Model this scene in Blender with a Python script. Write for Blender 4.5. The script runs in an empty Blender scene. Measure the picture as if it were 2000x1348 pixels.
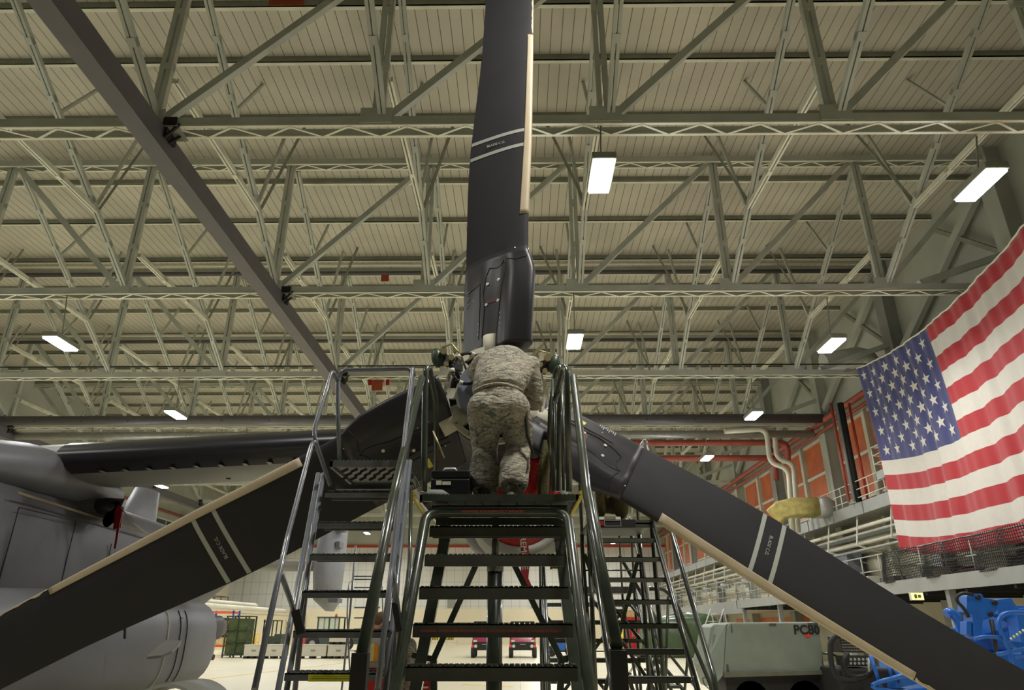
LAMP_W = 330.0; LAMP_P = 90.0; EXPO = -0.22
import bpy, bmesh, math, random
from mathutils import Vector, Matrix, noise
random.seed(7)
R = math.radians
sc = bpy.context.scene
col = sc.collection
PI = math.pi
# ------------------------------------------------------------------ camera
F = 1340.0
TH = R(22.4); PSI = R(0.6)
CAMZ = 1.6
cam_d = bpy.data.cameras.new('camera'); cam = bpy.data.objects.new('camera', cam_d); col.objects.link(cam)
cam.location = (0, 0, CAMZ); cam.rotation_euler = (R(90) + TH, 0, PSI)
cam_d.sensor_width = 36; cam_d.lens = 36 * F / 2000; cam_d.clip_start = .05; cam_d.clip_end = 400
sc.camera = cam

def ray(px, py):
    x = (px - 1000) / F; u = (674 - py) / F
    y = math.cos(TH) - u * math.sin(TH); z = math.sin(TH) + u * math.cos(TH)
    return Vector((x * math.cos(PSI) - y * math.sin(PSI), x * math.sin(PSI) + y * math.cos(PSI), z))
def at(px, py, Y):            # point seen at a photo pixel, at distance Y down the hangar
    d = ray(px, py); return Vector((0, 0, CAMZ)) + d * (Y / d.y)
def atz(px, py, z):
    d = ray(px, py); return Vector((0, 0, CAMZ)) + d * ((z - CAMZ) / d.z)
def atx(px, py, x):
    d = ray(px, py); return Vector((0, 0, CAMZ)) + d * (x / d.x)

# ------------------------------------------------------------------ materials
def s2l(c):
    c /= 255.0
    return c / 12.92 if c <= .04045 else ((c + .055) / 1.055) ** 2.4
def rgb(c): return (s2l(c[0]), s2l(c[1]), s2l(c[2]), 1)
MATS = {}
def mat(name, c, rough=.6, metal=0, var=.12, scale=6, bump=0, bscale=40, coat=0, emit=None, es=0, stretch=None, alpha=None):
    if name in MATS: return MATS[name]
    m = bpy.data.materials.new(name); m.use_nodes = True
    nt = m.node_tree; b = nt.nodes['Principled BSDF']
    b.inputs['Roughness'].default_value = rough; b.inputs['Metallic'].default_value = metal
    if coat: b.inputs['Coat Weight'].default_value = coat
    tc = nt.nodes.new('ShaderNodeTexCoord'); src = tc.outputs['Object']
    if stretch:
        mp = nt.nodes.new('ShaderNodeMapping'); mp.inputs['Scale'].default_value = stretch
        nt.links.new(src, mp.inputs['Vector']); src = mp.outputs['Vector']
    if var:
        n = nt.nodes.new('ShaderNodeTexNoise'); n.inputs['Scale'].default_value = scale; n.inputs['Detail'].default_value = 6
        r = nt.nodes.new('ShaderNodeValToRGB'); k = rgb(c)
        r.color_ramp.elements[0].position = .3; r.color_ramp.elements[1].position = .7
        r.color_ramp.elements[0].color = tuple(x * (1 - var) for x in k[:3]) + (1,)
        r.color_ramp.elements[1].color = tuple(min(1, x * (1 + var)) for x in k[:3]) + (1,)
        nt.links.new(src, n.inputs['Vector']); nt.links.new(n.outputs['Fac'], r.inputs['Fac']); nt.links.new(r.outputs['Color'], b.inputs['Base Color'])
    else:
        b.inputs['Base Color'].default_value = rgb(c)
    if bump:
        n2 = nt.nodes.new('ShaderNodeTexNoise'); n2.inputs['Scale'].default_value = bscale; n2.inputs['Detail'].default_value = 3
        bp = nt.nodes.new('ShaderNodeBump'); bp.inputs['Strength'].default_value = bump; bp.inputs['Distance'].default_value = .02
        nt.links.new(src, n2.inputs['Vector']); nt.links.new(n2.outputs['Fac'], bp.inputs['Height']); nt.links.new(bp.outputs['Normal'], b.inputs['Normal'])
    if emit:
        b.inputs['Emission Color'].default_value = rgb(emit); b.inputs['Emission Strength'].default_value = es
    if alpha is not None: b.inputs['Alpha'].default_value = alpha
    MATS[name] = m
    return m
def math_node(nt, op, a, b=None, c=None):
    n = nt.nodes.new('ShaderNodeMath'); n.operation = op
    for i, v in enumerate((a, b, c)):
        if v is None: continue
        if isinstance(v, (int, float)): n.inputs[i].default_value = v
        else: nt.links.new(v, n.inputs[i])
    return n.outputs[0]
def seam_mat(name, c, dark, axes, rough=.6, var=.08, scale=.6, bumpd=0.0, grime=.0):
    """board or panel material: thin dark seams every `pitch` along the listed object axes"""
    m = mat(name, c, rough, var=var, scale=scale)
    nt = m.node_tree; b = nt.nodes['Principled BSDF']
    tc = [n for n in nt.nodes if n.type == 'TEX_COORD'][0]
    sep = nt.nodes.new('ShaderNodeSeparateXYZ'); nt.links.new(tc.outputs['Object'], sep.inputs[0])
    tot = None
    for ax, pitch, w in axes:
        f = math_node(nt, 'FRACT', math_node(nt, 'DIVIDE', sep.outputs[ax], pitch))
        l = math_node(nt, 'LESS_THAN', f, w)
        tot = l if tot is None else math_node(nt, 'MAXIMUM', tot, l)
    mix = nt.nodes.new('ShaderNodeMix'); mix.data_type = 'RGBA'
    lk = b.inputs['Base Color'].links[0].from_socket
    nt.links.new(tot, mix.inputs[0]); nt.links.new(lk, mix.inputs[6]); mix.inputs[7].default_value = rgb(dark)
    nt.links.new(mix.outputs[2], b.inputs['Base Color'])
    if bumpd:
        bp = nt.nodes.new('ShaderNodeBump'); bp.invert = True; bp.inputs['Distance'].default_value = bumpd; bp.inputs['Strength'].default_value = .6
        nt.links.new(tot, bp.inputs['Height']); nt.links.new(bp.outputs['Normal'], b.inputs['Normal'])
    return m

M_roof = seam_mat('roof_boards', (186, 182, 166), (116, 113, 98), [(0, .305, .075)], .8, var=.16, scale=.35, bumpd=.01)
M_steel = mat('painted_truss_steel', (182, 186, 174), .5, var=.14, scale=1.2)
M_steel2 = mat('pale_lacing_steel', (208, 208, 190), .5, var=.1, scale=2)
M_steeld = mat('dull_strut_steel', (136, 138, 122), .55, var=.15, scale=2)
M_beam = mat('runway_beam_grey', (88, 85, 87), .5, var=.08, scale=2)
M_floor = seam_mat('sealed_concrete', (222, 214, 186), (176, 168, 142), [(0, 6.1, .004), (1, 6.1, .004)], .32, var=.05, scale=.25)
M_wallg = mat('wall_cladding_grey', (172, 174, 162), .7, var=.12, scale=.4)
M_cream = mat('cream_wall_paint', (226, 216, 186), .6, var=.04, scale=.3)
M_panel = seam_mat('door_panels', (214, 214, 206), (150, 152, 150), [(0, .9, .035), (2, 1.25, .025)], .6, var=.03, scale=.3)
M_red = mat('red_pipe_paint', (150, 72, 58), .5, var=.15, scale=2)
M_redline = mat('red_trim_paint', (176, 60, 40), .5, var=.1)
M_orange = mat('orange_translucent_sheet', (206, 112, 62), .45, var=.15, scale=1.0)
M_white = mat('white_column_paint', (206, 202, 182), .5, var=.08, scale=2)
M_grey = mat('mid_grey_paint', (140, 142, 138), .5, var=.08, scale=2)
M_dark = mat('dark_void', (26, 26, 24), .8, var=.1)
M_galv = mat('galvanised_duct', (158, 158, 150), .4, metal=.3, var=.12, scale=3)
M_insul = mat('yellowed_insulation', (176, 162, 96), .8, var=.25, scale=4, bump=.4, bscale=12)
M_stand = mat('dark_green_stand_paint', (54, 61, 50), .28, var=.25, scale=7, coat=.4)
M_standg = mat('slate_stand_paint', (98, 102, 108), .28, var=.15, scale=7, coat=.4)
M_tread = mat('tread_plate', (64, 66, 56), .5, var=.15, scale=9)
M_treadg = mat('slate_tread_plate', (90, 93, 92), .5, var=.15, scale=9)
M_blade = mat('blade_matte_black', (44, 43, 45), .72, var=.08, scale=3, bump=.05, bscale=300)
M_blade.node_tree.nodes['Principled BSDF'].inputs['Specular IOR Level'].default_value = .3
M_cuff = mat('satin_black_fairing', (34, 33, 36), .42, var=.08, scale=3)
M_line = mat('panel_gap_black', (10, 10, 11), .7, var=0)
M_strip = mat('beige_erosion_strip', (178, 164, 136), .5, var=.08, scale=5)
M_mark = mat('grey_blade_marking', (164, 168, 160), .6, var=0)
M_bolt = mat('bright_fastener', (220, 216, 206), .3, metal=.3, var=0)
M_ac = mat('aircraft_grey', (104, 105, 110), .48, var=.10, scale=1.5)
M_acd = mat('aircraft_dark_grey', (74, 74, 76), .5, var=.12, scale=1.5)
M_fus = mat('shaded_fuselage_grey', (84, 84, 88), .5, var=.12, scale=1.5)  # aircraft grey darkened; the shade on the fuselage side is part of the colour
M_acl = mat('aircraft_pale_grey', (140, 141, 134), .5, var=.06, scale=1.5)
M_boot = mat('black_deice_boot', (40, 40, 44), .3, var=.1, scale=3, stretch=(40, 1, 1))
M_ring = mat('hub_cream_composite', (200, 196, 176), .5, var=.12, scale=5)
M_disc = mat('hub_blue_grey', (118, 124, 140), .45, var=.08, scale=6)
M_black = mat('black_rubber', (20, 20, 20), .6, var=.1)
M_redc = mat('red_vinyl_cover', (150, 22, 22), .4, var=.15, scale=5, bump=.6, bscale=9)
M_brass = mat('brass_fitting', (170, 160, 120), .35, metal=.7, var=.1)
M_green = mat('olive_green_paint', (48, 62, 44), .4, var=.15)
M_lamp = mat('lamp_lens', (255, 255, 255), .3, var=0, emit=(240, 247, 255), es=26)
M_lampd = mat('far_lamp_lens', (255, 255, 255), .3, var=0, emit=(248, 250, 255), es=16)

# ------------------------------------------------------------------ mesh builder
class MB:
    def __init__(s): s.v = []; s.f = []; s.m = []; s.sm = []
    def add(s, vs, fs, mi=0, smooth=False):
        o = len(s.v); s.v += [tuple(p) for p in vs]
        for f in fs: s.f.append(tuple(o + i for i in f)); s.m.append(mi); s.sm.append(smooth)
        return s
    def box(s, c, d, rot=None, mi=0):
        hx, hy, hz = d[0] / 2, d[1] / 2, d[2] / 2
        vs = [Vector((x, y, z)) for x in (-hx, hx) for y in (-hy, hy) for z in (-hz, hz)]
        if rot is not None:
            m = rot if isinstance(rot, Matrix) else Matrix.Rotation(rot, 3, 'Z')
            vs = [m @ v for v in vs]
        c = Vector(c)
        return s.add([v + c for v in vs], [(0, 1, 3, 2), (4, 6, 7, 5), (0, 4, 5, 1), (2, 3, 7, 6), (0, 2, 6, 4), (1, 5, 7, 3)], mi)
    def lim(s, x0, x1, y0, y1, z0, z1, mi=0):
        return s.box(((x0 + x1) / 2, (y0 + y1) / 2, (z0 + z1) / 2), (abs(x1 - x0), abs(y1 - y0), abs(z1 - z0)), mi=mi)
    def bar(s, p, q, w, h, up=(0, 0, 1), mi=0):
        """rectangular bar p->q, w sideways, h along up"""
        p = Vector(p); q = Vector(q); d = (q - p).normalized(); u = Vector(up)
        if abs(d.dot(u)) > .97: u = Vector((0, 1, 0))
        a = d.cross(u).normalized(); b = a.cross(d).normalized()
        vs = []
        for e in (p, q):
            for i, j in ((-1, -1), (1, -1), (1, 1), (-1, 1)): vs.append(e + a * (i * w / 2) + b * (j * h / 2))
        return s.add(vs, [(3, 2, 1, 0), (4, 5, 6, 7), (0, 1, 5, 4), (1, 2, 6, 5), (2, 3, 7, 6), (3, 0, 4, 7)], mi)
    def tube(s, pts, r, n=10, mi=0, fillet=0, cap=True, closed=False):
        pts = [Vector(p) for p in pts]
        if fillet and len(pts) > 2:
            out = [pts[0]]
            for i in range(1, len(pts) - 1):
                a, b, c = pts[i - 1], pts[i], pts[i + 1]
                k = min(fillet, (a - b).length * .48, (c - b).length * .48)
                p0 = b + (a - b).normalized() * k; p1 = b + (c - b).normalized() * k
                for t in range(6):
                    t /= 5; out.append(p0 * (1 - t) ** 2 + b * 2 * t * (1 - t) + p1 * t * t)
            out.append(pts[-1]); pts = out
        rs = r if isinstance(r, (list, tuple)) else [r] * len(pts)
        if len(rs) != len(pts): rs = [rs[0]] * len(pts)
        vs = []; pa = None
        N = len(pts)
        for i, p in enumerate(pts):
            if closed: t = pts[(i + 1) % N] - pts[i - 1]
            else: t = (pts[min(i + 1, N - 1)] - pts[max(i - 1, 0)])
            t.normalize()
            if pa is None:
                u = Vector((0, 0, 1)) if abs(t.z) < .9 else Vector((1, 0, 0)); a = t.cross(u).normalized()
            else: a = (pa - t * pa.dot(t)).normalized()
            pa = a; b = t.cross(a)
            for k in range(n):
                w = 2 * PI * k / n; vs.append(p + a * (math.cos(w) * rs[i]) + b * (math.sin(w) * rs[i]))
        fs = []
        for i in range(N if closed else N - 1):
            j = (i + 1) % N
            for k in range(n):
                k2 = (k + 1) % n; fs.append((i * n + k, i * n + k2, j * n + k2, j * n + k))
        s.add(vs, fs, mi, True)
        if cap and not closed:
            o = len(s.v) - len(vs)
            s.f.append(tuple(o + k for k in reversed(range(n)))); s.m.append(mi); s.sm.append(False)
            s.f.append(tuple(o + (N - 1) * n + k for k in range(n))); s.m.append(mi); s.sm.append(False)
        return s
    def cyl(s, p, q, r, n=20, mi=0, r2=None): return s.tube([p, q], [r, r if r2 is None else r2], n, mi)
    def loft(s, secs, mi=0, cap=True, smooth=True, closed=True):
        n = len(secs[0]); vs = [p for sec in secs for p in sec]; fs = []
        for i in range(len(secs) - 1):
            for k in range(n if closed else n - 1):
                k2 = (k + 1) % n; fs.append((i * n + k, i * n + k2, (i + 1) * n + k2, (i + 1) * n + k))
        s.add(vs, fs, mi, smooth)
        if cap:
            o = len(s.v) - len(vs)
            s.f.append(tuple(o + k for k in reversed(range(n)))); s.m.append(mi); s.sm.append(False)
            s.f.append(tuple(o + (len(secs) - 1) * n + k for k in range(n))); s.m.append(mi); s.sm.append(False)
        return s
    def prism(s, poly, off, mi=0):
        """polygon (3D points) extruded by vector off"""
        n = len(poly); off = Vector(off); vs = [Vector(p) for p in poly] + [Vector(p) + off for p in poly]
        fs = [tuple(reversed(range(n))), tuple(range(n, 2 * n))] + [(i, (i + 1) % n, n + (i + 1) % n, n + i) for i in range(n)]
        return s.add(vs, fs, mi)
    def ball(s, c, r, n=16, m=10, mi=0, rot=None):
        c = Vector(c); r = Vector(r) if not isinstance(r, (int, float)) else Vector((r, r, r)); vs = []
        for i in range(m + 1):
            a = PI * i / m
            for k in range(n):
                b = 2 * PI * k / n
                v = Vector((r.x * math.sin(a) * math.cos(b), r.y * math.sin(a) * math.sin(b), r.z * math.cos(a)))
                if rot is not None: v = rot @ v
                vs.append(c + v)
        fs = [(i * n + k, (i + 1) * n + k, (i + 1) * n + (k + 1) % n, i * n + (k + 1) % n) for i in range(m) for k in range(n)]
        return s.add(vs, fs, mi, True)
    def build(s, name, mats, parent=None, bevel=0, fix=True):
        me = bpy.data.meshes.new(name); me.from_pydata(s.v, [], s.f)
        if not isinstance(mats, (list, tuple)): mats = [mats]
        for m in mats: me.materials.append(m)
        me.polygons.foreach_set('material_index', s.m); me.polygons.foreach_set('use_smooth', s.sm)
        if fix:
            bm = bmesh.new(); bm.from_mesh(me); bmesh.ops.remove_doubles(bm, verts=bm.verts, dist=1e-6)
            bmesh.ops.recalc_face_normals(bm, faces=bm.faces); bm.to_mesh(me); bm.free()
        me.update()
        o = bpy.data.objects.new(name, me); col.objects.link(o)
        if parent is not None:
            o.parent = parent
            if parent.type == 'EMPTY' or True:
                o.matrix_parent_inverse = Matrix.Translation(-WORLD.get(parent.name, Vector()))
        WORLD[o.name] = Vector()
        if bevel:
            b = o.modifiers.new('bevel', 'BEVEL'); b.width = bevel; b.segments = 2; b.limit_method = 'ANGLE'
        return o
WORLD = {}
def tag(o, label=None, cat=None, group=None, kind=None):
    if label: o['label'] = label
    if cat: o['category'] = cat
    if group: o['group'] = group
    if kind: o['kind'] = kind
    return o
def thing(name, label, cat, loc=(0, 0, 0), group=None, kind=None):
    """Empty at the thing's base; parts are written in world coordinates and parented without moving"""
    o = bpy.data.objects.new(name, None); col.objects.link(o); o.location = loc; o.empty_display_size = .2
    WORLD[o.name] = Vector(loc)
    return tag(o, label, cat, group, kind)
def kids(o): return [c for c in bpy.data.objects if c.parent == o]
CH = {}
def copy_tree(o, off, parent=None):
    c = o.copy(); col.objects.link(c)
    if parent is None: c.location = Vector(o.location) + Vector(off)
    else: c.parent = parent
    for ch in CH.get(o.name) or kids(o): copy_tree(ch, off, c)
    return c
def solo(mb, name, mats, label, cat, group=None, kind=None, bevel=0, org=None):
    o = mb.build(name, mats, bevel=bevel)
    if org is not None:
        org = Vector(org); o.data.transform(Matrix.Translation(-org)); o.location = org; WORLD[o.name] = org
    return tag(o, label, cat, group, kind)
def struct(mb, name, mats, parent=None):
    o = mb.build(name, mats, parent)
    if parent is None: o['kind'] = 'structure'
    return o
def text(body, size, loc, rot, m, parent, name='lettering', ext=.0015, align='CENTER', bold=0):
    cu = bpy.data.curves.new(name, 'FONT'); cu.body = body; cu.size = size; cu.extrude = ext; cu.offset = bold
    cu.align_x = align; cu.align_y = 'CENTER'
    t = bpy.data.objects.new(name, cu); col.objects.link(t)
    me = bpy.data.meshes.new_from_object(t); me.materials.clear(); me.materials.append(m); me.name = name
    bpy.data.objects.remove(t); bpy.data.curves.remove(cu)
    o = bpy.data.objects.new(name, me); col.objects.link(o)
    o.parent = parent; o.matrix_parent_inverse = Matrix.Translation(-WORLD.get(parent.name, Vector()))
    M_ = rot.to_4x4() if isinstance(rot, Matrix) else Matrix.Rotation(rot[2], 4, 'Z') @ Matrix.Rotation(rot[0], 4, 'X')
    me.transform(Matrix.Translation(Vector(loc)) @ M_)
    return o
# ------------------------------------------------------------------ hangar shell
XL, XR, YF, YB = -32.1, 16.4, -3.0, 80.0
ZC, ZT, ZR = 11.42, 16.5, 16.8          # bottom chord, top chord, roof boards
PAN = 4.85
NX = [XL + PAN * i for i in range(11)]
TY = [11.78 + 7.8 * i for i in range(9)]
struct(MB().lim(XL - .3, XR + .3, YF, YB + .3, -.2, 0), 'floor', M_floor)
ceil = struct(MB().lim(XL - .3, XR + .3, YF, YB + .3, ZR, ZR + .15), 'ceiling', M_roof)
pur = [10.5, 13.2, 15.1, 17.5, 20.9, 23.5, 26.6, 29.3, 31.9, 35.0] + [37.6 + 2.6 * i for i in range(16)]
for y in pur:
    p = MB(); p.lim(XL, XR, y - .09, y - .06, ZR - .21, ZR, 1); p.lim(XL, XR, y - .09, y + .05, ZR - .21, ZR - .185, 0)
    p.build('purlin', [M_steel2, M_steeld], ceil)
# yellow floor lines painted on the concrete
yl = mat('yellow_floor_paint', (226, 200, 96), .5, var=.05)
f = MB(); a, b = atz(300, 1339, .004), atz(690, 1293, .004); f.bar(a, b, .12, .008); f.build('floor_marking', yl, bpy.data.objects['floor'])
f = MB(); a, b = atz(905, 1337, .004), atz(1000, 1341, .004); f.bar(a, b, .12, .008); f.build('floor_marking', yl, bpy.data.objects['floor'])
rl = mat('red_floor_paint', (204, 110, 100), .5, var=.05)
f = MB(); a, b = atz(1140, 1262, .004), atz(1300, 1287, .004); f.bar(a, b, .1, .008); f.build('floor_marking', rl, bpy.data.objects['floor'])

# trusses --------------------------------------------------------------
def chord(z, hh, wy, step):
    m = MB()
    m.lim(XL, XR, -wy, -wy + .03, z, z + hh, 0)                       # front channel
    m.lim(XL, XR, wy - .03, wy, z, z + hh, 0)
    m.lim(XL, XR, -wy, -wy + .07, z - .015, z + .015, 1); m.lim(XL, XR, wy - .07, wy, z - .015, z + .015, 1)
    x = XL; s = 1
    while x < XR - .01:
        x2 = min(XR, x + step)
        m.bar((x, -s * (wy - .05), z - .02), (x2, s * (wy - .05), z - .02), .05, .012, (0, 0, 1), 1); x = x2; s = -s
    return m
def laced(p, q, w, g, up):
    """two angles with a slot between them and batten plates"""
    m = MB(); p = Vector(p); q = Vector(q); d = (q - p).normalized(); a = d.cross(Vector(up)).normalized()
    m.bar(p + a * (w / 2 - g / 2), q + a * (w / 2 - g / 2), g, .14, up); m.bar(p - a * (w / 2 - g / 2), q - a * (w / 2 - g / 2), g, .14, up)
    L = (q - p).length; n = max(2, int(L / 1.4))
    for i in range(1, n):
        c = p + (q - p) * (i / n); m.bar(c - d * .09, c + d * .09, w, .16, up)
    return m
tr = thing('roof_truss', 'x', 'roof truss', (0, 0, 0), 'steel roof trusses spanning the hangar')
chord(ZC, .21, .21, .62).build('bottom_chord', [M_steel, M_steel2], tr)
chord(ZT - .12, .22, .19, .62).build('top_chord', [M_steel, M_steel2], tr)
for i, x in enumerate(NX):
    if 0 < i < 10:
        laced((x, 0, ZC + .15), (x, 0, ZT), .27, .11, (0, 1, 0)).build('post', M_steel, tr)
        g = MB(); g.lim(x - .34, x + .34, -.235, -.215, ZC + .03, ZC + .42)
        g.build('gusset_plate', M_steel, tr)
    if i < 10:
        if i >= 5: p, q = (x + .1, 0, ZC + .2), (NX[i + 1] - .1, 0, ZT)
        else: p, q = (NX[i + 1] - .1, 0, ZC + .2), (x + .1, 0, ZT)
        MB().bar(p, q, .17, .15, (0, 1, 0)).build('diagonal', M_steel, tr)
for i in range(1, 10):
    x = NX[i]; sx = 1 if x > 0 else -1
    # raking strut up towards the previous truss, tie bar, and knee struts carrying the purlins
    A = Vector((x + .12, -.2, ZC + .3)); B = Vector((x + .12, -7.8 + .25, ZT - .1))
    laced(A, B, .17, .07, (0, 0, 1)).build('raking_strut', M_steel, tr)
    K = A + (B - A) * .29; T = Vector((x + .12, -7.8 + .2, K.z - .05))
    laced(K, T, .14, .05, (0, 0, 1)).build('tie_bar', M_steel2, tr)
    MB().bar(K + Vector((.08, 0, .05)), (x + .9 * -sx, K.y + .7, ZR - .01), .09, .07).build('knee_strut', M_steeld, tr)
    MB().bar(K + Vector((-.08, 0, .05)), (x + .2 * -sx, K.y + 1.0, ZR - .01), .09, .07).build('knee_strut', M_steel, tr)
    K2 = A + (B - A) * .62
    MB().bar(K2, (x + .12, K2.y + 1.3, ZR - .01), .09, .07).build('knee_strut', M_steel, tr)
CH[tr.name] = kids(tr)
ordw = ['nearest the camera', 'second nearest the camera', 'third from the camera', 'fourth, just before the hanging ducts', 'fifth from the camera', 'sixth from the camera', 'seventh from the camera', 'eighth from the camera', 'farthest, beside the door wall']
for k, y in enumerate(TY):
    o = tr if k == 0 else copy_tree(tr, (0, y, 0))
    if k: o.location = (0, y, 0)
    o['label'] = 'pale green steel roof truss spanning the hangar, ' + ordw[k]
tr.location = (0, TY[0], 0)

# runway beams hung under the trusses
def hang(g, x, y):
    g.bar((x, y, ZC - .03), (x, y, ZC + .03), .5, .3)
for x, y0, y1, lab in ((-7.62, 3.0, 79.5, 'long dark grey box girder hung below the trusses beside the upright rotor blade'), (-27.2, 20, 79.5, 'dark grey box girder hung low under the trusses beyond the wing root')):
    g = MB(); g.lim(x - .17, x + .17, y0, y1, ZC - .56, ZC - .04); g.lim(x - .2, x + .2, y0, y1, ZC - .58, ZC - .555)
    o = solo(g, 'runway_beam', M_beam, lab, 'crane beam')
    for y in TY:
        if y > y0: MB().lim(x + .17, x + .23, y - .22, y + .2, ZC - .25, ZC + .02).lim(x + .12, x + .4, y - .25, y - .21, ZC - .02, ZC + .2).bar((x + .2, y - .2, ZC - .3), (x + .48, y - .22, ZC + .03), .05, .05).bar((x + .2, y, ZC - .28), (x + .38, y + .1, ZC + .0), .05, .05).build('trolley_clamp', M_dark, o); MB().box((x + .0, y, ZC - .02), (.9, .5, .05)).build('hanger_bracket', M_steeld, o)

# ------------------------------------------------------------------ walls
w = struct(MB().lim(XL, XR, YB, YB + .25, 0, 3.5, 0).lim(XL, XR, YB, YB + .25, 3.5, 10.1, 1).lim(XL, XR, YB, YB + .25, 10.1, ZR, 2), 'wall_back', [M_cream, M_panel, M_wallg])
MB().lim(XL, XR, YB - .15, YB, 9.95, 10.2).build('door_head_rail', M_redline, w)
for i in range(14):
    x = XL + 1.7 + i * 3.5
    MB().lim(x - .04, x + .04, YB - .06, YB, 3.5, 9.95).build('door_stile', M_white, w)
for x, c in ((-9.8, (196, 190, 160)), (-7.9, (150, 150, 140)), (1.2, (170, 172, 166))):
    MB().lim(x, x + .9, YB - .03, YB, 3.55, 4.7).build('door_light', mat('door_light%d' % int(x), c, .4, var=.05), w)
w = struct(MB().lim(XL - .25, XL, YF, YB, 0, 7, 0).lim(XL - .25, XL, YF, YB, 7, ZR, 1), 'wall_left', [M_cream, M_wallg])
MB().tube([(XL + .2, 15, 11.3), (XL + .2, YB, 11.3)], .12, 8).build('red_pipe', M_red, w)
n = 0
for k in range(8):
    y = TY[2] + 7.8 * k if k < 7 else None
    if y is None: break
    MB().lim(XL, XL + .4, y - .2, y + .2, 0, ZC).build('column', M_white, w)
    n += 1
    o = struct(MB().lim(XL + .02, XL + .06, y + .9, y + 6.6, 8.6, 10.6), 'window_%d' % n, mat('dark_window_glass', (60, 78, 80), .15, var=.1))
    fr = MB()
    for yy in (y + .9, y + 2.8, y + 4.7, y + 6.6): fr.lim(XL, XL + .12, yy - .05, yy + .05, 8.6, 10.6)
    fr.lim(XL, XL + .12, y + .85, y + 6.65, 8.5, 8.62); fr.lim(XL, XL + .12, y + .85, y + 6.65, 10.58, 10.7)
    fr.build('window_frame', M_white, o)
# right wall
wr = struct(MB().lim(XR, XR + .25, YF, YB, 0, 11.2, 0).lim(XR, XR + .25, YF, YB, 11.2, ZR, 1), 'wall_right', [mat('wall_right_paint', (190, 184, 160), .6, var=.1, scale=.5), M_wallg])
wave = mat('orange_corrugated', (190, 104, 62), .5, var=.18, scale=1.5)
for k in range(10):
    y = 3.98 + 7.8 * k
    c = MB(); c.lim(XR - .5, XR, y - .28, y + .28, 0, ZR)
    c.lim(XR - .56, XR - .5, y - .34, y + .34, 0, ZR)
    c.build('column', M_grey if k % 2 else M_wallg, wr)
    c = MB(); c.lim(XR - .25, XR, y + 3.75, y + 4.05, 3, 11.1); c.build('mullion_post', M_white, wr)
    c = MB(); c.lim(XR - .3, XR, y + .34, y + .6, 3, 11.1); c.build('mullion_post', M_white, wr)
    # upper wall bracing
    MB().bar((XR - .35, y + .3, 15.9), (XR - .35, y + 7.4, 12.2), .22, .34).build('wall_brace', M_wallg, wr)
    MB().bar((XR - .3, y + 7.4, 12.3), (XR - .3, y + 11.3, 15.9), .12, .16).build('wall_brace', M_steeld, wr)
    MB().bar((XR - .3, y, 12.9), (NX[9] + 1.2, y, ZC + .3), .2, .2).build('haunch_brace', M_steel, wr)
    for h in range(2):
        if y < 10: continue
        n += 1; a = y + .62 + h * 3.45; b = a + 3.0 - (.1 if h else 0)
        sh = MB(); N = 44; z0, z1 = 7.3, 11.0
        vs = []
        for i in range(N + 1):
            yy = a + (b - a) * i / N; xx = XR - .05 - .03 * math.cos(i * PI / 2)
            vs += [(xx, yy, z0), (xx, yy, z1), (XR - .01, yy, z0), (XR - .01, yy, z1)]
        sh.add(vs, [(4 * i, 4 * i + 4, 4 * i + 5, 4 * i + 1) for i in range(N)])
        sh.lim(XR - .012, XR - .004, a, b, z0, z1)
        o = sh.build('window_%d' % n, wave); o['kind'] = 'structure'
        fr = MB(); fr.lim(XR - .16, XR - .02, a, b, 9.15, 9.3); fr.lim(XR - .16, XR - .02, a, b, 7.2, 7.32); fr.lim(XR - .16, XR - .02, a, b, 10.95, 11.1)
        fr.build('window_frame', M_white, o)
# red pipes along the top of the right wall
o = solo(MB().tube([(XR - .75, YF + 6, 11.45), (XR - .75, 79.5, 11.45)], .16, 10), 'red_pipe', M_red, 'thick faded red pipe running along the wall above the orange windows', 'pipe', 'red pipes on the window wall')
o = solo(MB().tube([(XR - .62, YF + 6, 11.05), (XR - .62, 79.5, 11.05)], .09, 10), 'red_pipe', M_red, 'thin faded red pipe directly under the thick red pipe above the orange windows', 'pipe', 'red pipes on the window wall')
# red pipe loop over the far truss
for i, (z, dy) in enumerate(((11.3, 0), (10.6, .8))):
    solo(MB().tube([(2, 38.2 + dy, z), (XR - 2.2 , 38.2 + dy, z), (XR - 1.2 - .5 * i, 38.2 + dy, z), (XR - 1.2 - .5 * i, 38.6 + dy, z - 1.2)], .17, 10, fillet=.5), 'red_pipe', M_red,
         ['upper red pipe crossing the hangar above the insulated duct', 'lower red pipe crossing the hangar above the insulated duct'][i], 'pipe', 'red pipes crossing the hangar')

# ducts and pipes hung across the hangar
def cross(name, y, z, r, m, lab, cat, x0=XL + 1, x1=XR - .8, hangers=True):
    o = solo(MB().tube([(x0, y, z), (x1, y, z)], r, 16), name, m, lab, cat)
    if hangers:
        x = x0 + 1.2
        while x < x1:
            MB().bar((x, y - r - .02, z - r * .5), (x + .55, y + r + .02, z + r + .15), .03, .03).build('strap', M_dark if m is not M_galv else M_steeld, o); x += 2.43
    return o
cross('air_duct', 34.2, 11.55, .24, M_beam, 'dark round duct with hangers crossing the hangar below the fourth truss', 'duct')
cross('air_duct', 35.6, 11.1, .2, M_galv, 'shiny galvanised duct running just below the dark round duct', 'duct')
for k, y in ((2, 26.9), (3, 34.6), (1, 19.1)):
    if k == 1: continue
    solo(MB().tube([(XL + .5, y - .5, ZR - .5), (XR - 1, y - .5, ZR - .5)], .07, 8).tube([(XL + .5, y - .2, ZR - .75), (XR - 1, y - .2, ZR - .75)], .1, 8, mi=1), 'roof_pipe', [M_white, M_beam],
         'pair of pipes under the roof boards at the %s truss' % ('third' if k == 2 else 'fourth'), 'pipe', 'pipes under the roof boards')
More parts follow.
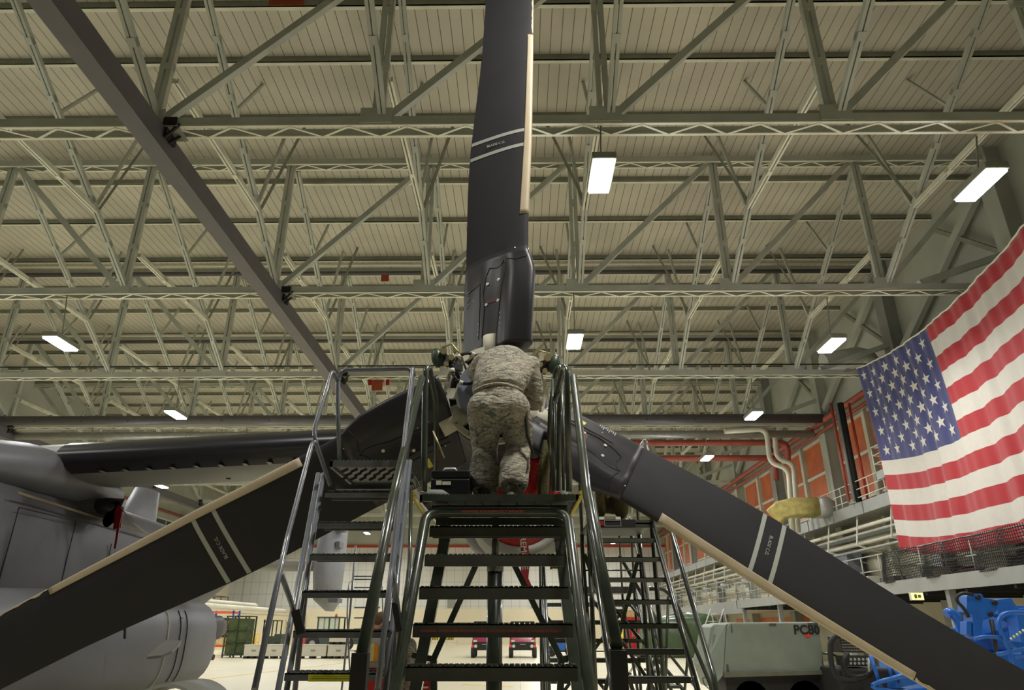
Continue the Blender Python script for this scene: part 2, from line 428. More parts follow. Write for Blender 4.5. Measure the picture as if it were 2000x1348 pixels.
solo(MB().tube([(XL + 1, 27.1, ZC + .42), (XR - 1, 27.1, ZC + .42)], .025, 6), 'electrical_conduit', M_dark, 'thin dark conduit lying along the top of the third truss', 'conduit')
# white pipes that drop down the right wall
for i, dx in enumerate((0, .55)):
    y = 35.2 + i * .5
    p0 = at(1418 + 0 * i, 843, y); 
    pts = [at(1415, 843 - 2 * i, y), at(1497 + 14 * i, 838 - 4 * i, y), at(1504 + 14 * i, 905 - 8 * i, y), at(1540 + 10 * i, 915 - 10 * i, y - .3), at(1549 + 10 * i, 1040, y - .3)]
    solo(MB().tube(pts, .13, 10, fillet=.5), 'drop_pipe', M_white, ['white pipe bending down the window wall, outer of the pair', 'white pipe bending down the window wall, nearer the orange windows'][i], 'pipe', 'white drop pipes')
# red warning cloths and rusty patches hung on the trusses
for px, py, Yt, w_, h_, nm, lab in ((723, 747, TY[2] - .25, .16, .26, 'warning_cloth', 'small red cloth tied to the third truss above the slate stand'), (757, 747, TY[2] - .25, .16, .26, 'warning_cloth', 'second small red cloth tied to the third truss above the slate stand'),
        (737, 752, TY[2] + .5, .45, .5, 'rust_panel', 'rust-orange panel seen behind the red cloths'), (752, 543, TY[2] - 3.5, .3, .3, 'rust_panel', 'small rust-orange plate under the roof between the box girder and the upright blade'), (560, 2, 13.1, .9, .3, 'rust_panel', 'rust-red plate under the roof boards nearest the camera')):
    p = at(px, py, Yt); solo(MB().box(p, (w_, .03, h_)), nm, M_redc if 'cloth' in nm else mat('rust_orange', (150, 66, 34), .8), lab, 'cloth' if 'cloth' in nm else 'panel', org=p)
# big elbow duct near the flag
solo(MB().tube([(XR - 3.2, 27.9, 12.2), (XR - 1.2, 27.9, 12.6), (XR - 1.0, 27.9, 10.6)], .42, 14, fillet=.7), 'elbow_duct', M_wallg, 'fat grey elbow duct turning down the wall beside the flag corner', 'duct')
# vertical services between the windows
for i, (px, m, r) in enumerate(((1636, M_red, .07), (1655, M_dark, .14), (1672, M_redline, .06), (1646, M_grey, .08))):
    p = at(px, 860, 30.5); x = min(p.x, XR - .8)
    solo(MB().tube([(x, 30.5, 6.7), (x, 30.5, 11.2)], r, 8), 'riser_pipe', m, ['dull pink riser pipe beside the white mullion', 'thick black cable riser between the orange windows', 'bright orange riser pipe nearest the flag', 'thin grey riser between the pink and black pipes'][i], 'pipe', 'risers between the orange windows')

# ------------------------------------------------------------------ catwalks and mezzanine
def railing(m, p, q, h=1.05, n=8, r=.022, mid=2, up=(0, 0, 1)):
    p = Vector(p); q = Vector(q); u = Vector(up)
    for j in range(mid + 1): m.tube([p + u * (h * (j + 1) / (mid + 1)), q + u * (h * (j + 1) / (mid + 1))], r, 6)
    for i in range(n + 1):
        c = p + (q - p) * (i / n); m.tube([c, c + u * h], r, 6)
cw = thing('wall_catwalk', 'grey steel catwalk with box fascia running along the window wall below the orange windows', 'catwalk', (XR - 1, 40, 6.2))
g = MB(); g.lim(XR - 1.6, XR, 14, 79, 6.2, 6.5); g.build('deck', M_galv, cw)
g = MB()
for y in range(15, 79, 3): g.lim(XR - 1.7, XR - 1.56, y, y + 2.9, 6.12, 6.62)
g.build('fascia', M_grey, cw)
g = MB(); railing(g, (XR - 1.6, 24, 6.5), (XR - 1.6, 40, 6.5), n=12); g.build('railing', M_white, cw)
bl = thing('wall_balcony', 'small steel balcony with white railing beside the flag', 'balcony', (15, 27, 7.3))
g = MB(); g.lim(XR - 1.7, XR, 24.5, 28.3, 7.2, 7.5); g.build('deck', M_grey, bl)
g = MB(); railing(g, (XR - 1.7, 24.5, 7.5), (XR - 1.7, 28.3, 7.5), n=4); railing(g, (XR - 1.7, 28.3, 7.5), (XR, 28.3, 7.5), n=2); g.build('railing', M_white, bl)
for i, (x, z, r, m) in enumerate(((XR - 1.3, 5.7, .09, M_white), (XR - 1.6, 5.35, .07, M_galv), (XR - 1.3, 5.05, .11, M_white), (XR - 1.6, 4.7, .06, M_galv), (XR - .9, 5.4, .1, M_grey))):
    o = solo(MB().tube([(x, 14, z), (x, 79, z)], r, 8), 'service_pipe', m, 'horizontal %s service pipe below the wall catwalk, %s of the bundle' % (['white', 'grey', 'thick white', 'thin grey', 'dull grey'][i], ['topmost', 'second from top', 'third from top', 'lowest', 'closest to the wall'][i]), 'pipe', 'service pipes below the catwalk')
for y in range(16, 78, 3):
    g = MB()
    g.bar((XR, y, 4.4), (XR - 1.75, y, 4.9), .06, .06); g.bar((XR - 1.75, y, 4.9), (XR - 1.5, y, 6.15), .05, .05)
    g.build('bracket', M_steel2, cw)
for i, y in enumerate((47, 52, 57, 63)):
    solo(MB().cyl((XR - 1.7, y, 4.2), (XR - 1.7, y, 4.5), .34, 16).cyl((XR - 1.7, y, 4.5), (XR - 1.7, y, 4.9), .05, 8), 'wall_heater', M_grey, 'grey round unit heater under the catwalk, ' + ['closest one', 'second one', 'third one', 'last one'][i], 'heater', 'unit heaters under the catwalk')
# insulated duct
y = 33.5
ins = thing('insulated_duct', 'fat yellowed insulated duct elbow jutting from the window wall above the falling rotor blade', 'duct', at(1560, 1000, y))
P = [at(1515, 1000, y), at(1540, 985, y), at(1585, 985, y)]
def ovalsec(c, ax, hw, hh, n=16):
    ax = Vector(ax).normalized(); up = Vector((0, 0, 1)); s = ax.cross(up).normalized(); u = s.cross(ax)
    return [Vector(c) + s * (hw * math.copysign(abs(math.cos(t)) ** .22, math.cos(t))) + u * (hh * math.copysign(abs(math.sin(t)) ** .22, math.sin(t))) for t in [2 * PI * i / n + .2 for i in range(n)]]
A0 = at(1512, 1012, y + .6); A1 = at(1525, 998, y + .3); A2 = at(1545, 992, y); A3 = at(1592, 992, y)
MB().loft([ovalsec(A0, (1, -.6, .8), .5, .42), ovalsec(A1, (1, -.4, .4), .55, .42), ovalsec(A2, (1, 0, 0), .58, .42), ovalsec(A3, (1, 0, 0), .58, .42)]).build('insulated_elbow', M_insul, ins)
B0 = at(1592, 992, y); B1 = at(1628, 996, y)
MB().loft([ovalsec(B0, (1, 0, 0), .6, .44), ovalsec(at(1611, 992, y), (1, 0, 0), .6, .44), ovalsec(B1, (1, -.2, -.1), .45, .35)]).build('duct_collar', M_galv, ins)
MB().loft([ovalsec(at(1630, 975, y + .5), (0, 0, 1), .5, .6), ovalsec(at(1640, 1000, y + .4), (0, 0, 1), .4, .4)], smooth=True).build('duct_riser', M_insul, ins)

mz = thing('mezzanine', 'grey steel mezzanine along the wall with railings and cargo netting under the flag', 'mezzanine', (XR - 2, 40, 0))
MX = 12.2
g = MB(); g.lim(MX, XR, 13, 41, 2.72, 2.86); g.build('deck', M_steeld, mz)
g = MB(); g.lim(MX - .08, MX + .04, 13, 41.1, 2.6, 3.0); g.lim(MX - .08, XR, 41, 41.15, 2.6, 3.0); g.build('edge_beam', M_grey, mz)
g = MB()
for y in range(14, 41, 2): g.lim(MX, XR, y - .05, y + .05, 2.5, 2.72)
g.build('joist', M_dark, mz)
for y in (14, 21, 28, 35, 40.6): MB().lim(MX + .1, MX + .3, y, y + .2, 0, 2.6).build('column', M_grey, mz)
g = MB(); railing(g, (MX, 13, 2.9), (MX, 41, 2.9), n=22, mid=1, h=1.0); railing(g, (MX, 41, 2.9), (XR, 41, 2.9), n=4, mid=3); g.build('railing', M_grey, mz)
net = MB()
y = 14.0
def nx(y, z): return MX - .06 - .04 * math.sin(y * 2.3 + z * 3) - .03 * math.sin(y * 5.1)
for i in range(int((24.4 - 14) / .075)):
    yy = 14 + i * .075
    net.tube([(nx(yy, z), yy, z) for z in (2.95, 3.3, 3.6, 3.92 - .03 * math.sin(yy))], .011, 4, cap=False)
for j in range(13):
    z = 2.98 + j * .075
    net.tube([(nx(14 + .35 * i, z), 14 + .35 * i, z + .02 * math.sin(i * 1.7)) for i in range(30)], .011, 4, cap=False)
net.build('cargo_net', M_dark, mz)
mz2 = thing('low_wall_platform', 'long pale platform with railings continuing the mezzanine towards the far doors', 'platform', (XR - 2, 60, 0))
g = MB(); g.lim(MX + .4, XR, 41.3, 79, 2.5, 2.9); g.build('deck', M_white, mz2)
g = MB(); g.lim(MX + .33, MX + .45, 41.3, 79, 2.35, 3.05); g.build('edge_beam', M_grey, mz2)
g = MB(); railing(g, (MX + .4, 41.3, 2.95), (MX + .4, 79, 2.95), n=28, mid=2); g.build('railing', M_grey, mz2)
for y in (46, 54, 62, 70, 78): MB().lim(MX + .5, MX + .7, y, y + .2, 0, 2.4).build('column', M_grey, mz2)
# grey wall cabinets standing on the mezzanine
for i, (y, c) in enumerate(((37.5, (120, 124, 128)), (35.6, (128, 130, 132)), (33.6, (112, 116, 122)))):
    g = MB(); g.lim(XR - 1.1, XR - .4, y, y + 1.6, 2.87, 5.0); o = solo(g, 'electrical_cabinet', mat('cabinet_grey%d' % i, c, .5), ['grey electrical cabinet on the mezzanine nearest its far end', 'grey electrical cabinet on the mezzanine, middle of three', 'grey electrical cabinet on the mezzanine nearest the netting'][i], 'cabinet', 'electrical cabinets on the mezzanine', org=(XR - .75, y + .8, 2.87))
    d = MB()
    for z in (3.4, 4.2): d.lim(XR - 1.12, XR - 1.1, y + .1, y + 1.5, z, z + .03)
    d.build('door_vent', M_dark, o)
# clutter on the mezzanine and stored boards behind the netting
cols = [(60, 58, 52), (150, 142, 120), (88, 70, 54), (180, 176, 160), (70, 80, 90), (110, 60, 50), (130, 126, 110)]
names = ['dark green crate', 'tan cardboard box', 'brown wooden box', 'off-white box', 'slate plastic crate', 'dull red box', 'grey-beige box']
spots = [(15.2, 0), (17.0, 3), (18.6, 1), (20.0, 4), (21.3, 3), (22.7, 5), (24.2, 2), (26, 6), (28, 0), (30, 3)]
posw = ['', ' near the flag', '', ' under the flag', ' farther from the flag', '', '', '', ' at the far end of the netting', ' past the netting']
for i, (y, c) in enumerate(spots):
    h = .5 + .35 * ((i * 37) % 5) / 5
    solo(MB().lim(MX + 2.2, MX + 3.1, y, y + 1.1, 2.87, 2.87 + h), 'storage_box', mat('box_%d' % c, cols[c], .7), names[c] + ' on the mezzanine behind the railing' + posw[i], 'box', 'boxes stored on the mezzanine', bevel=.01, org=(MX + 2.65, y + .55, 2.87))

# exit sign
p = at(1790, 1165, 19.5)
ex = thing('exit_sign', 'small lit yellow-green emergency exit sign under the mezzanine beam', 'sign', p)
MB().box(p, (.34, .08, .2)).build('sign_housing', M_white, ex)
MB().box(p + Vector((0, -.045, 0)), (.31, .01, .165)).build('lit_panel', mat('exit_lit', (230, 225, 150), .4, var=0, emit=(235, 228, 150), es=1.6), ex)
gm = MB(); c = p + Vector((0, -.055, 0)); gm.box(c + Vector((-.05, 0, 0)), (.07, .006, .1)); gm.box(c + Vector((.05, 0, .0)), (.08, .006, .08)); gm.build('pictogram', mat('exit_green', (110, 120, 30), .5, var=0), ex)

# ------------------------------------------------------------------ lamps
lamp_e = []
def lamp(x, y, z, label, far=False):
    L = thing('high_bay_lamp', label, 'ceiling lamp', (x, y, z), 'high bay lamps hung from the trusses')
    MB().box((x, y, z + .1), (.5, 1.2, .16)).build('housing', M_steeld, L, bevel=.02)
    MB().box((x, y, z), (.42, 1.1, .06)).build('lens', M_lampd if far else M_lamp, L)
    MB().tube([(x, y, z + .15), (x, y - .3, ZC)], .018, 6).build('suspension_rod', M_steeld, L)
    return L
LX = [(-22.6, 'over the far wing side'), (-14.4, 'beyond the wing'), (1.75, 'beside the upright blade'), (9.9, 'toward the flag side')]
rows = ['first', 'second', 'third', 'fourth', 'fifth', 'sixth', 'seventh', 'eighth', 'ninth']
for k, y in enumerate(TY):
    for x, w_ in LX:
        if (k == 0 and x < -10) or (k == 1 and x < -20): vis = False
        else: vis = True
        z = (CAMZ + 8.75) if k == 0 else CAMZ + 8.25
        yy = y + (.6 if x > 5 else .2)
        if vis: lamp(x, yy, z, 'bright white hanging lamp under the %s truss, %s' % (rows[k], w_), far=k > 2)
        ld = bpy.data.lights.new('lamp_light', 'AREA'); ld.shape = 'RECTANGLE'; ld.size = .42; ld.size_y = 1.1; ld.energy = LAMP_W; ld.color = (1, .99, .95)
        lo = bpy.data.objects.new('lamp_light', ld); col.objects.link(lo); lo.location = (x, yy, z - .04)
        ld.spread = R(170)
        if k < 6:
            pd = bpy.data.lights.new('lamp_glow', 'POINT'); pd.energy = LAMP_P; pd.color = (.86, .93, 1); pd.shadow_soft_size = .25
            po = bpy.data.objects.new('lamp_glow', pd); col.objects.link(po); po.location = (x, yy, z - .3)
for x in (-14.4, -6.3, 1.75, 9.9):            # the row of lamps above and behind the photographer
    for y in (4.0,):
        ld = bpy.data.lights.new('lamp_light', 'AREA'); ld.shape = 'RECTANGLE'; ld.size = .42; ld.size_y = 1.1; ld.energy = LAMP_W * (1.9 if x == 1.75 else .7); ld.color = (1, .97, .9)
        lo = bpy.data.objects.new('lamp_light', ld); col.objects.link(lo); lo.location = (x, y, CAMZ + 8.25)
# ------------------------------------------------------------------ tiltrotor aircraft
HUB = at(967, 775, 6.7)
HX, HY, HZ = HUB
ac = thing('tiltrotor_aircraft', 'grey military tiltrotor aircraft facing the camera, one rotor blade straight up', 'aircraft', (-7.4, 11, 0))
def sup(cx, cy, cz, hw, hh, e=2.6, n=36, eb=None):
    out = []
    for i in range(n):
        t = 2 * PI * i / n; c, s = math.cos(t), math.sin(t); k = e if s > 0 or eb is None else eb
        out.append(Vector((cx + hw * math.copysign(abs(c) ** (2 / k), c), cy, cz + hh * math.copysign(abs(s) ** (2 / k), s))))
    return out
# fuselage
FX = -7.45
fs = []
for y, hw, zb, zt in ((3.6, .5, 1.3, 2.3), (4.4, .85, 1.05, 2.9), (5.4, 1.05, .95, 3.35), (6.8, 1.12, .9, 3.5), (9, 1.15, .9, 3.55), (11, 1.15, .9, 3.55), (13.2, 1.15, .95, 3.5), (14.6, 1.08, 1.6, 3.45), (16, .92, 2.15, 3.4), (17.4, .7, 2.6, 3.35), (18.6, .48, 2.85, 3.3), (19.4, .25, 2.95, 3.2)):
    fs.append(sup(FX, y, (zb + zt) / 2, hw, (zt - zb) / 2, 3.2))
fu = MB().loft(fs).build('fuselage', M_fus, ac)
# seams on the fuselage side
g = MB(); g.bar((FX + 1.155, 8.6, 3.17), (FX + 1.155, 13.4, 3.03), .012, .03); g.build('side_trim_line', mat('tan_seam', (120, 104, 72), .6), fu)
for p, q in (((8.7, 1.6), (8.7, 3.0)), ((9.9, 1.6), (9.9, 3.0)), ((10.9, 1.9), (10.9, 2.8)), ((8.7, 3.0), (9.9, 3.0))):
    MB().bar((FX + 1.152, p[0], p[1]), (FX + 1.152, q[0], q[1]), .008, .012, (0, 0, 1)).build('panel_line', M_line, fu)
# wing
def airfoil(le, chord, th, n=14, drop=0.0):
    up = []; lo = []
    for i in range(n + 1):
        x = (1 - math.cos(PI * i / n)) / 2
        t = th * 5 * .2 * (1.4845 * math.sqrt(x) - .63 * x - 1.758 * x * x + 1.4215 * x ** 3 - .5180 * x ** 4)
        up.append((x, t * 1.0)); lo.append((x, -t * .95))
    pts = up[::-1] + lo[1:-1]
    return [Vector((le.x, le.y + x * chord, le.z + t - drop * x)) for x, t in pts]
LR = at(50, 893, 9.35); LR.x = FX + .4; LR = Vector((FX + .5, 9.4, at(60, 893, 9.35).z)); LT = at(740, 858, 8.75)
ws = [airfoil(LR.lerp(LT, t), 2.6, .58, drop=-.12) for t in (0, .25, .5, .75, 1)]
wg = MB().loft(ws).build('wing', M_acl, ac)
# black de-ice boot: shell over the nose of the wing
def boot(t):
    sec = airfoil(LR.lerp(LT, t), 2.6, .58, n=20, drop=-.12); le = LR.lerp(LT, t)
    top = [p for p in sec[:21] if p.y - le.y < .30][::-1]; bot = [p for p in sec[21:] if p.y - le.y < .34]
    ln = top[::-1] + bot
    return [p + Vector((0, -.012, .006 if p.z > le.z else -.006)) for p in ln]
g = MB(); ts = [.10 + (1 - .10) * i / 30 for i in range(31)]; bs = [boot(t) for t in ts]
g.loft(bs, closed=False, cap=False)
b_ = g.build('deice_boot', M_boot, wg)
g = MB()
for i in range(11):
    t = .22 + .068 * i; s = boot(t); s2 = boot(t + .012); p = s[-1]; q = s2[-1]
    g.add([p + Vector((0, 0, -.004)), q + Vector((0, 0, -.004)), q + Vector((0, -.12, -.001)), p + Vector((0, -.12, -.001))], [(0, 1, 2, 3)])
g.build('boot_tab', M_acl, wg)
g = MB()
for i in range(14):
    t = .08 + .066 * i; sec = airfoil(LR.lerp(LT, t), 2.6, .58, drop=-.12); tp = max(sec, key=lambda p: p.z); g.box(tp + Vector((0, -.1, .01)), (.07, .12, .035))
g.build('wing_top_fastener', M_acd, wg)
g = MB(); g.cyl(at(446, 936, 9.9), at(446, 936, 9.9) + Vector((0, 0, .05)), .035, 10); g.build('drain_mast', M_black, wg)
# wing root fairing over the fuselage
g = MB(); g.loft([sup(FX, 7.6, 3.45, .75, .2, 2.2), sup(FX, 8.2, 3.5, 1.0, .32, 2.4), sup(FX, 9.2, 3.6, 1.15, .40, 2.6), sup(FX, 10.2, 3.62, 1.12, .40, 2.6), sup(FX, 11.4, 3.6, .9, .3, 2.4)])
g.build('wing_root_fairing', M_ac, ac)
g = MB(); g.prism([at(35, 905, 9.0), at(48, 922, 9.0), at(150, 970, 10.2), at(235, 975, 10.8), at(232, 1008, 10.8), at(120, 992, 10.0), at(32, 982, 9.0)], (-.25, .2, 0)); g.build('root_panel', M_acd, ac)
# exhaust port with red cover under the wing root
g = MB(); c = at(205, 990, 10.6); g.tube([c + Vector((-.45, -.1, .02)), c + Vector((.0, -.05, 0)), c + Vector((.25, .05, -.03))], [.05, .13, .16], 14); g.build('exhaust_port', M_boot, ac)
c = at(228, 992, 10.5)
g = MB(); g.loft([[c + Vector((.08 * math.cos(a) - .08 * k, -.02, -.06 - .12 * k + .16 * math.sin(a) * (1 - .3 * k))) for a in [2 * PI * i / 10 for i in range(10)]] for k in (0, .5, 1)])
g.prism([c + Vector((.02, -.03, .05)), c + Vector((.12, -.03, .0)), c + Vector((.14, -.03, -.3)), c + Vector((.03, -.03, -.32)), c + Vector((.0, -.03, -.05))], (0, .015, 0))
solo(g, 'exhaust_cover', M_redc, 'small red cloth cover with hanging tails plugged under the wing root', 'cover')
g = MB(); p = at(233, 1000, 10.4); q = at(222, 1072, 10.4); g.prism([p, p + Vector((.04, 0, 0)), q + Vector((.03, 0, 0)), q], (0, .01, 0)); solo(g, 'streamer_ribbon', M_redc, 'thin faded red ribbon hanging from the wing root cover', 'ribbon')
g = MB(); g.tube([at(236, 990, 10.4), at(255, 1018, 10.4), at(284, 1041, 10.6)], .008, 6); solo(g, 'white_string', M_white, 'white cord slanting down from the wing root cover to the blade', 'string')
# sponson
SX = -6.25
ss = []
for y, hw, zc, hh in ((6.6, .35, 1.35, .32), (7.0, .75, 1.35, .5), (7.8, 1.05, 1.35, .66), (9.4, 1.18, 1.35, .72), (11.2, 1.24, 1.36, .74), (12.4, 1.16, 1.38, .70), (13.1, .9, 1.4, .58), (13.5, .45, 1.4, .32)):
    ss.append(sup(SX, y, zc, hw, hh, 3.4))
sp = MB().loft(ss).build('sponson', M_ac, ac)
g = MB()
def ringline(y, t0, t1, m=SX, w=.012):
    pts = []
    for i in range(13):
        t = t0 + (t1 - t0) * i / 12; c, s = math.cos(t), math.sin(t)
        hw, hh = 1.245, .745
        if y < 11.2: f = (y - 9.4) / 1.8; hw = 1.18 + .06 * f + .004; hh = .72 + .02 * f + .004
        pts.append((SX + hw * math.copysign(abs(c) ** (2 / 3.4), c), y, 1.357 + hh * math.copysign(abs(s) ** (2 / 3.4), s)))
    g.tube(pts, w, 5)
ringline(10.6, -.9, 1.35); g.build('sponson_seam', mat('cream_seam', (176, 172, 150), .6, var=0), sp)
g = MB(); ringline(10.95, -.5, .5, w=.006); g.build('panel_line', M_line, sp); g = MB(); ringline(11.15, -.5, .5, w=.006); g.build('panel_line', M_line, sp)
st = MB(); st.prism([at(287, 1283, 9.4), at(301, 1268, 9.6), at(323, 1251, 10.0), at(353, 1251, 9.7), at(349, 1259, 9.5), at(336, 1271, 9.35), at(315, 1280, 9.3)], (0, .015, -.03)); st.build('strake', M_acl, sp)
g = MB(); c = at(240, 1236, 9.0); g.prism([c + Vector(v) for v in ((-.03, 0, .06), (.02, 0, .06), (.045, 0, -.07), (.02, 0, -.07), (.005, 0, .02), (-.02, 0, .04))], (0, .02, 0)); g.build('vent_slot', M_line, sp)
g = MB(); g.box(at(345, 1208, 11.0), (.16, .1, .02)); g.build('vent_slot', M_line, sp)
g = MB(); q = at(408, 1226, 12.6); g.loft([sup(q.x - .02, 12.5 + d, q.z, r * .7, r * 1.3, 3, 16) for d, r in ((0, .1), (.06, .14), (.5, .15), (.8, .08))]); g.build('sensor_fairing', M_acd, sp)
# main landing gear, door and wheels
gx, gy = at(300, 1400, 8.6).x, 8.9
g = MB(); N = 16; o1 = []; o2 = []
for k, yy in enumerate((gy - .1, gy + .8)):
    o1.append([Vector((gx + .55 * math.cos(t), yy, .45 + .55 * math.sin(t))) for t in [R(15) + R(105) * i / N for i in range(N + 1)]] + [Vector((gx + .515 * math.cos(t), yy, .45 + .515 * math.sin(t))) for t in [R(120) - R(105) * i / N for i in range(N + 1)]])
g.loft(o1); g.build('gear_door', M_acl, ac)
for dx in (-.16, .16):
    g = MB(); g.tube([(gx + dx - .11, gy + .3, .36), (gx + dx - .07, gy + .3, .36), (gx + dx + .07, gy + .3, .36), (gx + dx + .11, gy + .3, .36)], [.3, .36, .36, .3], 24); g.tube([(gx + dx - .12, gy + .3, .36), (gx + dx + .12, gy + .3, .36)], .17, 16, mi=1); g.build('wheel', [M_black, M_grey], ac)
MB().tube([(gx, gy + .3, .4), (gx - .05, gy + .5, .8)], .07, 12).build('gear_strut', M_white, ac)
# tail
ty = 18.3
g = MB(); s1 = [];
for x in (-4.95, -7.6, -10.2):
    s1.append([Vector((x, ty - .6, 3.12)), Vector((x, ty - .66, 3.05)), Vector((x, ty - .6, 2.98)), Vector((x, ty + .2, 2.94)), Vector((x, ty + 1.1, 3.03)), Vector((x, ty + .2, 3.16))])
g.loft(s1); g.build('horizontal_stabiliser', M_acl, ac)
for x, n_ in ((at(641, 1100, ty).x, 0), (-10.25, 1)):
    z0 = at(640, 1193, ty).z; 
    g = MB()
    secs = []
    for z, y0, y1, th, cut in ((z0, ty + .3, ty + .9, .16, 0), (z0 + .25, ty - .5, ty + .95, .56, 0), (3.05, ty - .8, ty + 1.1, .60, 0), (4.4, ty - .3, ty + 1.15, .56, 0), (5.1, ty + .1, ty + 1.15, .4, 0)):
        n = 14; pts = []
        for i in range(n):
            t = 2 * PI * i / n; pts.append(Vector((x + th / 2 * math.copysign(abs(math.cos(t)) ** .7, math.cos(t)), (y0 + y1) / 2 + (y1 - y0) / 2 * math.sin(t), z)))
        secs.append(pts)
    g.loft(secs); fin = g.build('tail_fin', mat('fin_grey', (128, 130, 136), .5, var=.05), ac)
    g = MB(); g.box((x + .35, ty - .3, z0 + .22), (.22, .5, .1)); g.box((x + .33, ty - .2, 3.95), (.18, .4, .12)); g.box((x + .3, ty - .2, 3.55), (.1, .4, .14)); g.build('antenna_fairing', M_ac, fin)

# nacelle, intake and hub ---------------------------------------------------
ns = []
for y, hw, zb, zt in ((6.95, .42, HZ - .42, HZ + .42), (7.3, .5, HZ - .5, HZ + .48), (7.7, .58, HZ - .6, HZ + .5), (8.2, .66, HZ - 1.1, HZ + .48), (9, .7, HZ - 1.35, HZ + .45), (10.5, .7, HZ - 1.35, HZ + .42), (12, .55, HZ - 1.1, HZ + .3), (12.6, .35, HZ - .9, HZ + .05)):
    ns.append(sup(HX + .08, y, (zb + zt) / 2, hw, (zt - zb) / 2, 2.5))
na = MB().loft(ns).build('nacelle', mat('nacelle_charcoal', (34, 35, 37), .5, var=.1), ac)
IC = at(1015, 985, 7.9)
g = MB(); lip = []
for i in range(40):
    t = 2 * PI * i / 40; lip.append(IC + Vector((.52 * math.cos(t), 0, .52 * math.sin(t))))
g.tube(lip, .055, 10, closed=True); g.build('intake_lip', M_acl, na)
g = MB(); g.loft([[IC + Vector((r * math.cos(2 * PI * i / 30), d, r * math.sin(2 * PI * i / 30))) for i in range(30)] for r, d in ((.56, .0), (.62, .4), (.62, .8))], cap=False); g.build('intake_cowl', M_acl, na)
g = MB(); g.ball(IC + Vector((0, .02, 0)), (.49, .12, .49), 24, 12); solo(g, 'intake_plug', M_redc, 'round red plug closing the engine intake below the platform', 'cover')
# streamer
sa = at(1020, 1044, 7.4); sb = at(1031, 1095, 7.4)
g = MB(); pts = [at(1014, 1044, 7.4), at(1029, 1044, 7.4), at(1029, 1110, 7.4), at(1016, 1110, 7.4)]
w1 = .085
def strip(mb, line, wd):
    vs = []
    for x, z in line: vs += [(x - wd / 2, sa.y - .002, z), (x + wd / 2, sa.y - .002, z)]
    for x, z in line: vs += [(x - wd / 2, sa.y + .004, z), (x + wd / 2, sa.y + .004, z)]
    n = len(line); fs = []
    for i in range(n - 1):
        fs += [(2 * i, 2 * i + 1, 2 * i + 3, 2 * i + 2), (2 * n + 2 * i + 2, 2 * n + 2 * i + 3, 2 * n + 2 * i + 1, 2 * n + 2 * i), (2 * i, 2 * i + 2, 2 * n + 2 * i + 2, 2 * n + 2 * i), (2 * i + 1, 2 * n + 2 * i + 1, 2 * n + 2 * i + 3, 2 * i + 3)]
    mb.add(vs, fs)
ln = [(sa.x, sa.z + .35)]
for px, py in ((1021, 1040), (1024, 1065), (1027, 1095), (1024, 1130), (1032, 1148)):
    p = at(px, py, 7.4); ln.append((p.x, p.z))
g = MB(); strip(g, ln, w1)
sr = solo(g, 'warning_streamer', mat('faded_red_webbing', (196, 70, 80), .6, var=.1), 'red warning streamer with white letters hanging below the engine intake', 'streamer')
q = at(1023, 1080, 7.4)
text('REMOVE', .088, (q.x, q.y - .006, q.z), Matrix.Rotation(R(90), 3, 'X') @ Matrix.Rotation(R(-86), 3, 'Z'), mat('white_letter', (236, 226, 220), .6, var=0), sr, bold=.002)
# red bag lying against the intake
g = MB(); c = at(1046, 930, 6.55); rows_ = []
for j in range(9):
    v = j / 8; zz = c.z + .15 - .40 * v; hw = .125 + .07 * math.sin(min(1, v * 1.3) * PI / 2); row = []
    for i in range(20):
        t = 2 * PI * i / 20; w = 1 + .18 * math.sin(3 * t + 5 * v) + .08 * math.sin(7 * t + 3 * v)
        row.append(Vector((c.x - .02 + hw * w * math.cos(t), c.y + .12 * w * math.sin(t), zz + .02 * math.sin(5 * t))))
    rows_.append(row)
g.loft(rows_)
solo(g, 'red_bag', M_redc, 'crumpled shiny red vinyl cover bunched on the platform beside the bent person', 'cover')

# hub
def cring(mb, c, r0, r1, th, n=48, mi=0):
    prof = [(r0, 0), (r1, 0), (r1, th), (r0, th)]; secs = []
    for i in range(n):
        t = 2 * PI * i / n; secs.append([Vector((c.x + r * math.cos(t), c.y + d, c.z + r * math.sin(t))) for r, d in prof])
    secs.append(secs[0]); mb.loft(secs, mi=mi, cap=False, smooth=False)
hubp = thing('rotor_hub', None, None, HUB); hubp.parent = ac; hubp.matrix_parent_inverse = Matrix.Translation(-WORLD[ac.name]); 
F0 = Vector((HX, HY - .12, HZ))
g = MB(); cring(g, F0, .36, .395, .05); cring(g, F0, .465, .52, .06)
for i in range(9):
    t = 2 * PI * (i + .5) / 9; d = Vector((math.cos(t), 0, math.sin(t)))
    g.bar(F0 + d * .37 + Vector((0, .03, 0)), F0 + d * .5 + Vector((0, .03, 0)), .11, .05, (0, 1, 0))
g.build('spinner_ring', M_ring, hubp)
g = MB(); g.cyl((HX, HY - .03, HZ), (HX, HY + .3, HZ), .5, 40); g.build('hub_drum', M_black, hubp)
g = MB(); g.cyl((HX, HY - .2, HZ), (HX, HY - .13, HZ), .37, 40); g.cyl((HX, HY - .24, HZ), (HX, HY - .2, HZ), .12, 20); g.build('hub_cover', M_disc, hubp)
g = MB()
cc = Vector((HX - .27, HY - .24, HZ + .22))
for i in range(24):
    t0, t1 = 2 * PI * i / 24, 2 * PI * (i + 1) / 24
    g.tube([cc + Vector((.155 * math.cos(t), 0, .165 * math.sin(t))) for t in (t0, t1)], .017 if i % 4 else .024, 8, mi=0 if i % 4 else 1)
g.build('cable_bundle', [M_black, M_ring], hubp)
